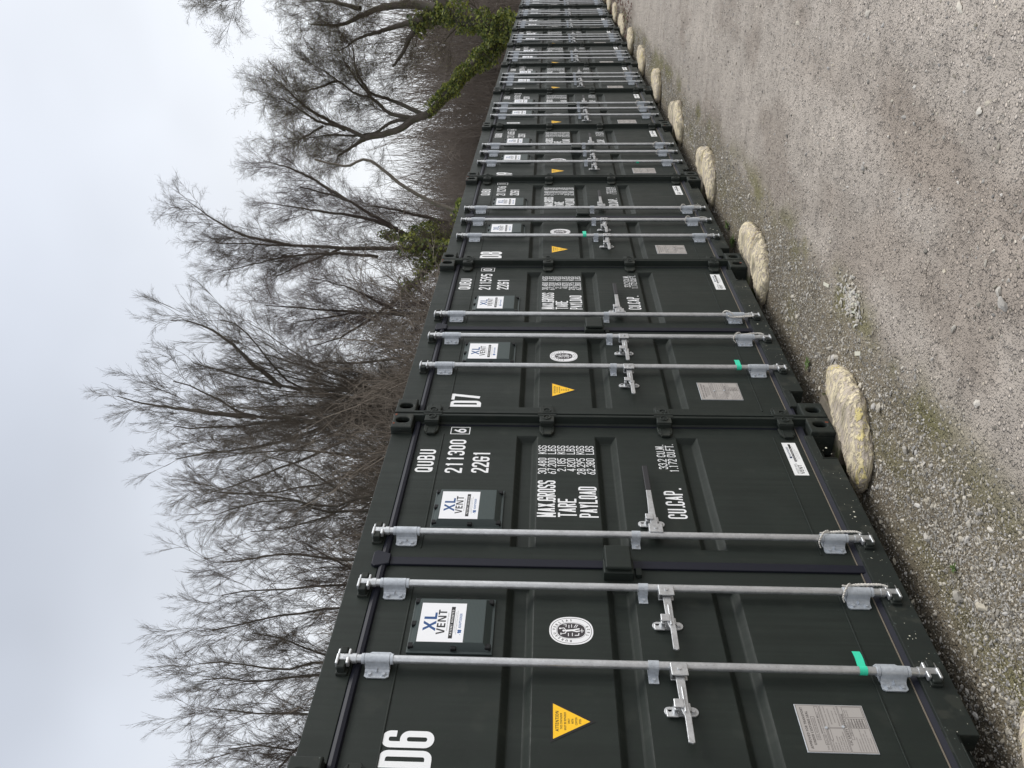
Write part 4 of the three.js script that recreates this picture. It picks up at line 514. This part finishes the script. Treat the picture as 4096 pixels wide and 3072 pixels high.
function growTwigs(T, pts, sp, lv, rmin) {
  const s = sp[lv]; let len = 0; for (let i = 1; i < pts.length; i++) len += Math.hypot(pts[i][0] - pts[i - 1][0], pts[i][1] - pts[i - 1][1], pts[i][2] - pts[i - 1][2]);
  const n = Math.max(1, Math.round(len * s[0])), last = lv === sp.length - 1;
  for (let i = 0; i < n; i++) {
    const t = lerp(s[5] ?? 0.12, 1, (i + rnd()) / n), [p, d] = along(pts, Math.min(0.999, t)), dir = sideDir(d, s[2] * rr(0.6, 1.35)), L0 = s[1] * rr(0.5, 1.25) * (1 - (lv ? 0.4 : 0.62) * t);
    if (last) { dir[1] += s[3] || 0; T.sp.push([p, dir, L0]); continue; }
    const q = walk(p, dir, L0, 6, s[4], s[3]); T.tw.tube(q, Math.max(rmin * 0.9, L0 * 0.0052), rmin * 0.65, lv ? 4 : 5); growTwigs(T, q, sp, lv + 1, rmin);
    if (lv === 0) { const [e, f] = along(q, 0.97); T.sp.push([e, f, (sp[sp.length - 1][1]) * rr(0.8, 1.2)]); }
  }
}
function placeSprays(o, list, kind, mat, leaves) {
  const q = new THREE.Quaternion(), q2 = new THREE.Quaternion(), up = new THREE.Vector3(0, 1, 0), v = new THREE.Vector3(), m = new THREE.Matrix4(), pos = new THREE.Vector3(), sc = new THREE.Vector3();
  SPR[kind].forEach((gs, k) => { const mine = list.filter((_, i) => i % 3 === k); for (const which of leaves ? [0, 1] : [0]) { const im = new THREE.InstancedMesh(gs[which], which ? M.leaf : mat, mine.length); mine.forEach(([p, d, l], i) => { v.set(...d).normalize(); q.setFromUnitVectors(up, v); q2.setFromAxisAngle(up, (i * 2.4) % 6.283); q.multiply(q2); m.compose(pos.set(...p), q, sc.setScalar(l)); im.setMatrixAt(i, m); }); im.name = which ? 'young_leaves' : 'twigs'; im.userData.kind = 'stuff'; shade(im); o.add(im); } });
}
function tree(cfg) {
  seed = cfg.seed; const o = thing(cfg.name, cfg.base, -1.031, cfg.label, 'tree', cfg.group), tr = new Bark(), T = { tw: new Bark(), sp: [] }, iv = new Leaves();
  cfg.limbs.forEach((l, li) => {
    const [r0, r1, pts2, fromGround, ivy] = l, zr = cfg.spread ?? 1.4, z0 = rr(-1, 1) * zr, H = pts2.length;
    let pts = pts2.map(([x, y], i) => [x, y, fromGround ? (li ? z0 * 0.5 * i / H : 0) : z0 * i / H]);
    if (fromGround) { const a = pts[0], b = pts[1]; pts = [[a[0] * 0.4 + (cfg.lean ?? 0), -0.3, 0], [a[0] * 0.75 + (cfg.lean ?? 0) * 0.5, a[1] * 0.5, 0], ...pts]; }
    let q = smooth(pts, Math.max(10, H * 5)); if (r1 < 0.05) q = q.slice(0, Math.ceil(q.length * (cfg.cut ?? 0.8))); for (const p of q) { p[0] += rr(-.03, .03); p[2] += rr(-.04, .04); }
    tr.tube(q, r0, Math.max(r1, 0.008), r0 > 0.12 ? 9 : 6); if (!cfg.bareTrunk || !fromGround) growTwigs(T, q, cfg.sp, 0, cfg.rmin);
    if (ivy) for (let i = 0; i < ivy[0]; i++) { const t = lerp(ivy[1], ivy[2], rnd()), [p, d] = along(q, t), a = sideDir(d, 1.57), R = (lerp(r0, r1, t) + ivy[3] * Math.pow(rnd(), 0.5) * (0.1 + 3.4 * Math.pow(fbm(t * 15 + li, a[0] * 1.5 + a[1] * 1.5 + li * 3, 3, 3), 2))), up = ivy[4] ?? 0; if (rnd() > -0.35 + 2.3 * fbm(t * 14 + 3, a[0] * 2 + li, 2, 8)) continue; iv.add(p[0] + a[0] * R, p[1] + a[1] * R * 0.8 + up, p[2] + a[2] * R, rr(0.09, 0.23) * (cfg.ivyS ?? 1), rnd() < 0.55 ? [0.30, 0.33, 0.07] : rnd() < 0.5 ? [0.15, 0.20, 0.045] : [0.075, 0.115, 0.03]); }
  });
  for (const [cx, cy, rx, ry, n] of cfg.clumps || []) for (let i = 0; i < n; i++) { let a, b, c; do { a = rr(-1, 1); b = rr(-1, 1); c = rr(-1, 1); } while (a * a + b * b + c * c > 1); const f = fbm(a * 2.2 + cx + 5, b * 2.2 + c * 1.7 + cy, 3, 44); if (a * a + b * b + c * c > 0.25 + 1.5 * (f - 0.25) || (rnd() > 0.35 && fbm(a * 5 + cx, b * 5 + c * 4, 2, 46) < 0.47)) continue; iv.add(cx + a * rx, cy + b * ry, c * rx, rr(0.09, 0.17) * (cfg.ivyS ?? 1), rnd() < 0.3 + 0.5 * f ? [0.30, 0.33, 0.07] : rnd() < 0.5 ? [0.15, 0.20, 0.045] : [0.075, 0.115, 0.03]); }
  mesh('trunk', tr.geo(), cfg.mat, o); mesh('crown', T.tw.geo(), cfg.twig, o);
  placeSprays(o, T.sp, cfg.kind || 'fine', cfg.twig, cfg.leaf); nsp += T.sp.length; if (iv.P.length) mesh('ivy', iv.geo(), M.leaf, o);
  return T.tw.I.length / 3;
}
let tris = 0, nsp = 0;
const UP = [[1.7, 2.6, 0.5, 0.06, 0.08, 0.05], [2.1, 1.3, 0.5, 0.05, 0.12], [2.6, 0.85, 0.52, 0.06]];
const FINE = [[2.9, 2.5, 0.52, 0.05, 0.12], [2.9, 1.15, 0.55, 0.02, 0.16], [4.3, 0.8, 0.64, 0.06]];
tris += tree({ seed: 11, name: 'willow_tree', base: [19.78, GY, -11.95], label: 'tallest bare tree with upright fanning grey limbs behind containers D7 and D8', mat: M.bark, twig: M.twigGrey, rmin: 0.0085, sp: UP, kind: 'up', cut: 0.84, spread: 2.2, limbs: [
  [.16, .02, [[0, 6.8], [0, 9.5], [.1, 11.1], [.5, 12.7], [.8, 13.9], [1.4, 15.8], [1.7, 16.6]], 1], [.15, .02, [[-.3, 7], [-.6, 8.9], [-1, 12], [-.1, 13.9], [.5, 15.8], [.6, 17.3]], 1], [.15, .02, [[-.4, 7.1], [-1, 9.2], [-1.2, 11.4], [-1.4, 13.9], [-1.3, 15.8], [-1.4, 17.2]], 1], [.14, .02, [[-.6, 7.3], [-1.3, 9.5], [-2, 11.7], [-2.3, 13.9], [-2.7, 15.8], [-2.7, 17.1]], 1],
  [.09, .015, [[.1, 11.1], [.8, 12.1], [1.8, 13.3], [2.4, 14.6], [2.4, 16.3]]], [.11, .015, [[-.4, 7.6], [.2, 10.8], [1.1, 11.7], [2.2, 12.7], [2.6, 14], [3.1, 15.6]], 1], [.1, .015, [[-1, 12], [-.8, 13.9], [-.5, 15.8], [-.1, 17.3]]], [.12, .015, [[-.6, 7.3], [-1.8, 8.9], [-2.9, 11.4], [-3.6, 13.3], [-3.9, 15.1], [-3.9, 16.1]], 1], ...Array.from({ length: 13 }, (_, i) => { const x = lerp(-4.4, 3.6, (i + 0.5 * hash(i, 3)) / 12.5), y = 16.3 - 0.10 * (x + 0.6) ** 2 - 1.5 * hash(i, 8); return [0.05 + 0.04 * hash(i, 5), 0.012, [[-0.3 + 0.06 * x, 7.0], [x * 0.35 - 0.2, 9.2 + hash(i, 1)], [x * 0.68, 11.8 + hash(i, 2)], [x * 0.9 + 0.2 * (hash(i, 6) - 0.5), 14], [x, y]], 1]; })] });
tris += tree({ seed: 12, name: 'birch_tree', base: [24.77, GY, -13.35], label: 'slim pale birch stem standing behind the tallest fanning tree', mat: M.barkPale, twig: M.twigRed, rmin: 0.009, sp: FINE, spread: 1, limbs: [[.13, .03, [[0, 7.2], [-.3, 9.5], [-.3, 11.3], [-.6, 12.7], [-.8, 14.2]], 1]] });
tris += tree({ seed: 13, name: 'birch_tree', base: [23.88, GY, -10.94], label: 'thin twin stemmed bare birch between the fanning tree and the tall straight birch', mat: M.bark, twig: M.twigRed, rmin: 0.009, sp: FINE, spread: 1.3, limbs: [[.12, .02, [[0, 6.5], [0, 9], [.2, 11.8], [.4, 14.6], [.4, 16]], 1], [.1, .02, [[-.1, 6.5], [0, 9], [-.5, 12.5], [-.4, 14.6]], 1], [.07, .015, [[0, 7.5], [1, 9.6], [1.6, 11.8]]], [.06, .015, [[0, 8.2], [-1, 10], [-1.5, 12]]]] });
tris += tree({ seed: 14, name: 'birch_tree', base: [29.89, GY, -10.64], label: 'tall straight bare birch with a spire top and ivy at its foot', mat: M.bark, twig: M.twig, rmin: 0.0105, sp: FINE, spread: 1.6, limbs: [[.2, .02, [[0, 7.2], [0, 11], [.1, 13.4], [.2, 16.7], [0, 19.1], [.7, 20.7]], 1, [1500, .2, .52, .32]], [.08, .015, [[.1, 13.4], [.7, 15.9], [1.7, 17.5], [2.6, 18.9]]], [.07, .015, [[0, 11], [-1, 13.4], [-1.9, 15]]], [.08, .015, [[-.4, 9.4], [-.3, 11], [-.5, 13.4], [-1.1, 15.8], [-1.4, 17.9]]], [.14, .05, [[-.3, 6.6], [-1.2, 7.5], [-2.2, 8.6], [-2.9, 9.6]], 0, [500, 0, .6, .3]]] });
tris += tree({ seed: 15, name: 'willow_tree', base: [31.93, GY, -11.12], label: 'bare tree leaning right out of a big clump of ivy behind D8', mat: M.bark, twig: M.twigRed, rmin: 0.0105, sp: FINE, spread: 2, ivyS: 0.8, clumps: [[0.1, 7.4, 1.1, 1.6, 8500], [-0.6, 6.5, 1.3, 1.1, 5500], [0.3, 9.1, 0.45, 0.9, 2000], [-1.2, 7.7, 0.5, 0.6, 1200]], limbs: [[.22, .03, [[0, 7.5], [.2, 8.2], [1.2, 10], [2, 11.4], [2.5, 13.2], [3.1, 15.3], [3.5, 17.1]], 1, [6500, .1, .42, 1.15]], [.1, .02, [[.6, 8.9], [1.1, 10.4], [1.4, 12.5], [1.7, 14.6], [2, 16.4]]], [.09, .02, [[2, 11.4], [3.3, 13.6], [3.9, 15.4], [4.2, 16.6]]], [.1, .03, [[.9, 6.5], [1.3, 8.2], [1.6, 9.7], [1.7, 11.1]]], [.1, .03, [[0, 6], [-.9, 7.2], [-1.6, 8]], 1, [3200, .3, 1, .9]]] });
tris += tree({ seed: 16, name: 'willow_tree', base: [34.6, GY, -10.56], label: 'slender pale trunk leaning right with ivy round its foot behind D9', mat: M.barkPale, twig: M.twig, rmin: 0.0115, sp: [[0.9, 1.8, 0.7, 0.05, 0.2], [1.8, 0.8, 0.6, 0, 0.25], [2, 0.6, 0.6, 0]], spread: 0.5, lean: -1.2, limbs: [[.17, .05, [[0, 6.3], [.7, 8], [1.5, 9.3], [2.5, 10.6], [2.6, 11.2], [2.3, 11.7], [2.4, 12.6], [2.6, 13.5]], 1, [2600, .18, .46, .5]]] });
const WIL = [[2.6, 3.0, 0.62, 0.03, 0.17], [2.3, 1.5, 0.68, 0.02, 0.22], [3.5, 1.05, 0.74, 0.02]];
tris += tree({ seed: 17, name: 'willow_tree', base: [45.77, GY, -3.59], label: 'large spreading willow with a leaning ivy covered trunk and pale new leaves', mat: M.bark, twig: M.twig, rmin: 0.0125, sp: WIL, leaf: 1, spread: 3, bareTrunk: 1, cut: 0.74, ivyS: 0.9, lean: 0.5, clumps: [[0.1, 3.9, 1.1, 0.9, 3500]], limbs: [
  [.38, .17, [[0, 4.2], [-1, 5], [-2.2, 6.2], [-3.6, 7.5], [-4.9, 8.8], [-5.1, 9.5], [-5.6, 10.2], [-6, 11.4], [-6.2, 12.3]], 1, [9000, .12, .74, .30, 0.10]],
  [.13, .015, [[-6.2, 12.3], [-5.7, 13.5], [-5.5, 14.8], [-4.5, 16.5], [-4.1, 18.2], [-3.7, 19.3]]], [.14, .02, [[-6.2, 12.3], [-6.9, 13.1], [-7.5, 13.7], [-8.6, 13.9]]], [.13, .015, [[-5.1, 9.5], [-4.8, 10.9], [-3.9, 12], [-3.8, 12.7], [-2.9, 14], [-1.9, 15.7], [-1.5, 17.8]]], [.14, .015, [[-4.9, 8.9], [-4.1, 10.5], [-3.3, 12.4], [-1.9, 13.5], [-.6, 14.4], [.2, 16.6]]], [.12, .02, [[-5.1, 9.6], [-5.2, 10.8], [-5.7, 11.8], [-5.8, 12.9], [-5.7, 14.2], [-5.8, 16.5], [-5.3, 18.9]]], [.13, .02, [[-5.7, 13.5], [-4.5, 15.7], [-3, 17.4], [-2.3, 18.9]]], [.08, .015, [[-5.5, 14.8], [-6, 16.4], [-5.6, 18.2]]], [.1, .015, [[-3.9, 12], [-2.4, 12.8], [-1.2, 12.9], [0, 13.6]]], [.09, .015, [[-2.9, 14], [-3.2, 16], [-2.8, 18]]]] });
tris += tree({ seed: 18, name: 'willow_tree', base: [43.6, GY, -3.32], label: 'dark thick trunked tree wrapped in ivy at the far end of the row', mat: M.bark, twig: M.twig, rmin: 0.0125, sp: WIL, leaf: 1, spread: 2, ivyS: 0.9, bareTrunk: 1, cut: 0.78, clumps: [[0.1, 4.3, 0.9, 1.0, 3000]], limbs: [[.45, .3, [[0, 4], [.2, 5.2], [.5, 6.5], [1.1, 7.3], [1.8, 8]], 1, [6500, .25, .9, .38]], [.26, .06, [[1, 7.3], [.6, 8.7], [-.1, 9.5], [-1, 10], [-1.6, 10.6]], 0, [2600, 0, .5, .3]], [.18, .03, [[.6, 8.7], [.5, 9.5], [.1, 11.2], [-.2, 12.5], [-.7, 13.4], [-.6, 15.1]]], [.28, .03, [[1.1, 8], [1.5, 9], [1.5, 11], [1.2, 12.2], [.8, 13.5], [1, 15.9], [1.2, 17.4]]], [.14, .02, [[1.2, 12.2], [1.8, 14], [2, 16.5]]], [.05, .01, [[2.3, 17.5], [1.8, 19.6], [1.4, 21.2]]], [.12, .02, [[.5, 6.5], [-.6, 7.4], [-1.4, 7.6]]], [.1, .02, [[.2, 5.2], [1.4, 5.9], [2.2, 7]]]] });
const LOW = [[3.6, 2.0, 0.55, 0.07, 0.12], [3.2, 1.0, 0.55, 0.05, 0.17], [4.4, 0.58, 0.58, 0.07]];
const lows = [['8a', [10.82, GY, -9.39], 'low bare tree with two slim stems behind the right door of D6', [[[0, 5.8], [-.3, 7], [-.1, 7.9], [0, 9], [.1, 10]], [[-.4, 5.9], [-.4, 7.2], [-.2, 7.8], [-.4, 9.3], [-.8, 10.2]], [[0, 6.5], [.7, 7.6], [1, 9]]]], ['8b', [9.28, GY, -10.01], 'low bare thicket tree above the middle of container D6', [[[0, 6.1], [.1, 7.6], [-.1, 8.7], [-.1, 9.8]], [[-.6, 6.3], [-.7, 8], [-.8, 8.9], [-.9, 9.5]], [[-1.1, 6.5], [-1.3, 7.8], [-1.6, 9.2], [-1.6, 9.7]], [[-.4, 5.6], [.2, 6.8], [.6, 7.6]]]], ['8c', [7.75, GY, -11.59], 'bare tree with fine upright shoots above the left door of D6', [[[0, 6.6], [-.2, 7.6], [-.1, 8.4], [-.1, 9.9]], [[-.3, 6.7], [-.5, 8.2], [-.5, 9.3], [-.8, 9.8]], [[.1, 6.4], [.5, 7.6], [.6, 8.8]]]], ['8d', [6.83, GY, -12.16], 'bare tree at the left end above the mark D6', [[[0, 6.8], [0, 8], [.1, 8.8], [-.1, 9.3]], [[-.8, 7.1], [-.6, 8], [-.9, 9]], [[-.3, 6.5], [-1.2, 7.5], [-1.5, 8.6]], [[-.9, 6.6], [-1.9, 7.4], [-2.2, 8.3]]]]];
lows.push(['8e', [13.9, GY, -10.6], 'slim bare tree between the tall fanning tree and the low trees', [[[0, 6.4], [.2, 8.4], [.1, 10.4], [.3, 12.2]], [[-.2, 6.2], [-.7, 8], [-1, 10], [-.9, 11.6]], [[.1, 6], [.9, 7.8], [1.3, 9.8], [1.5, 11.6]], [[-.3, 6], [-1.5, 7.6], [-2, 9.2], [-2.1, 10.6]]]]);
lows.forEach(([, base, label, ls], i) => { tris += tree({ seed: 30 + i, name: 'bare_tree', base, label, group: 'low bare trees behind container D6', mat: M.bark, twig: i % 2 ? M.twig : M.twigGrey, rmin: 0.0058, sp: LOW, cut: 0.93, kind: 'up', spread: 1.1, limbs: ls.map((p) => [.075, .012, p, 1]) }); });
// undergrowth and the wood behind: one mass each
function thicket(sd, stems, far) { seed = sd; const T = new Bark(), gr = (pts, sp, lv) => { const s = sp[lv]; if (!s) return; for (let i = 0; i < s[0]; i++) { const [p, d] = along(pts, lerp(0.15, 0.99, (i + rnd()) / s[0])), q = walk(p, sideDir(d, s[2] * rr(0.6, 1.3)), s[1] * rr(0.5, 1.2), 3, 0.2, s[3]); T.tube(q, s[4], s[4] * 0.6, 3); gr(q, sp, lv + 1); } }; for (let i = 0; i < stems; i++) { const q = walk([rr(-.12, .12), 0, rr(-.12, .12)], [rr(-.4, .4), 1, rr(-.4, .4)], rr(0.7, 1.1), 7, 0.1, 0.05); T.tube(q, far ? 0.0085 : 0.006, 0.002, 4); gr(q, far ? [[9, 0.34, 0.5, 0.06, 0.0030], [4, 0.16, 0.6, 0, 0.0019]] : [[11, 0.34, 0.55, 0.05, 0.0022], [6, 0.15, 0.6, 0, 0.0014], [3, 0.07, 0.7, 0, 0.0010]], 0); } return T.geo(); }
function mass(name, label, cat, geo, mat, list) { const im = new THREE.InstancedMesh(geo, mat, list.length), o = new THREE.Object3D(); list.forEach(([x, z, h, w], i) => { o.position.set(x, GY - 0.05, z); o.rotation.set(rr(-.08, .08), rr(0, 6.28), rr(-.08, .08)); o.scale.set(h * w, h, h * w); o.updateMatrix(); im.setMatrixAt(i, o.matrix); }); im.name = name; shade(im); tag(im, label, cat, null, 'stuff'); scene.add(im); }
{
  seed = 60; const A = [], B = []; const at = (dep, lat) => [-4.1 + 0.858 * dep + 0.514 * lat, 2.67 - 0.514 * dep + 0.858 * lat];
  for (let i = 0; i < 270; i++) { const dep = rr(16, 46), [x, z] = at(dep, rr(-0.62, 0.47) * dep); if (z > -7.6 && x < 29) continue; const an = (0.514 * (x + 4.1) + 0.858 * (z - 2.67)) / dep; if (x > 28 || (dep < 38 && an > 0.09 && an < 0.27)) continue; A.push([x, z, (2.4 + dep * 0.155) * rr(0.7, 1.25), rr(0.6, 1.0)]); }
  for (let i = 0; i < 310; i++) { const dep = rr(52, 92), lat = (i % 3 ? rr(0.12, 0.50) : rr(-0.2, 0.3)) * dep, [x, z] = at(dep, lat); B.push([x, z, dep * rr(0.09, 0.235) * (0.75 + 0.5 * fbm(lat * 0.1, 3, 2, 6)), rr(0.35, 0.6)]); }
  mass('undergrowth', 'tangled bare brush growing behind the containers', 'undergrowth', thicket(61, 5), M.scrub, A);
  mass('far_wood', 'hazy brown wood of thin bare trees far behind the row', 'wood', thicket(62, 7, 1), M.farWood, B);
}
console.log('tree triangles', tris, 'sprays', nsp);

renderer.render(scene, camera);
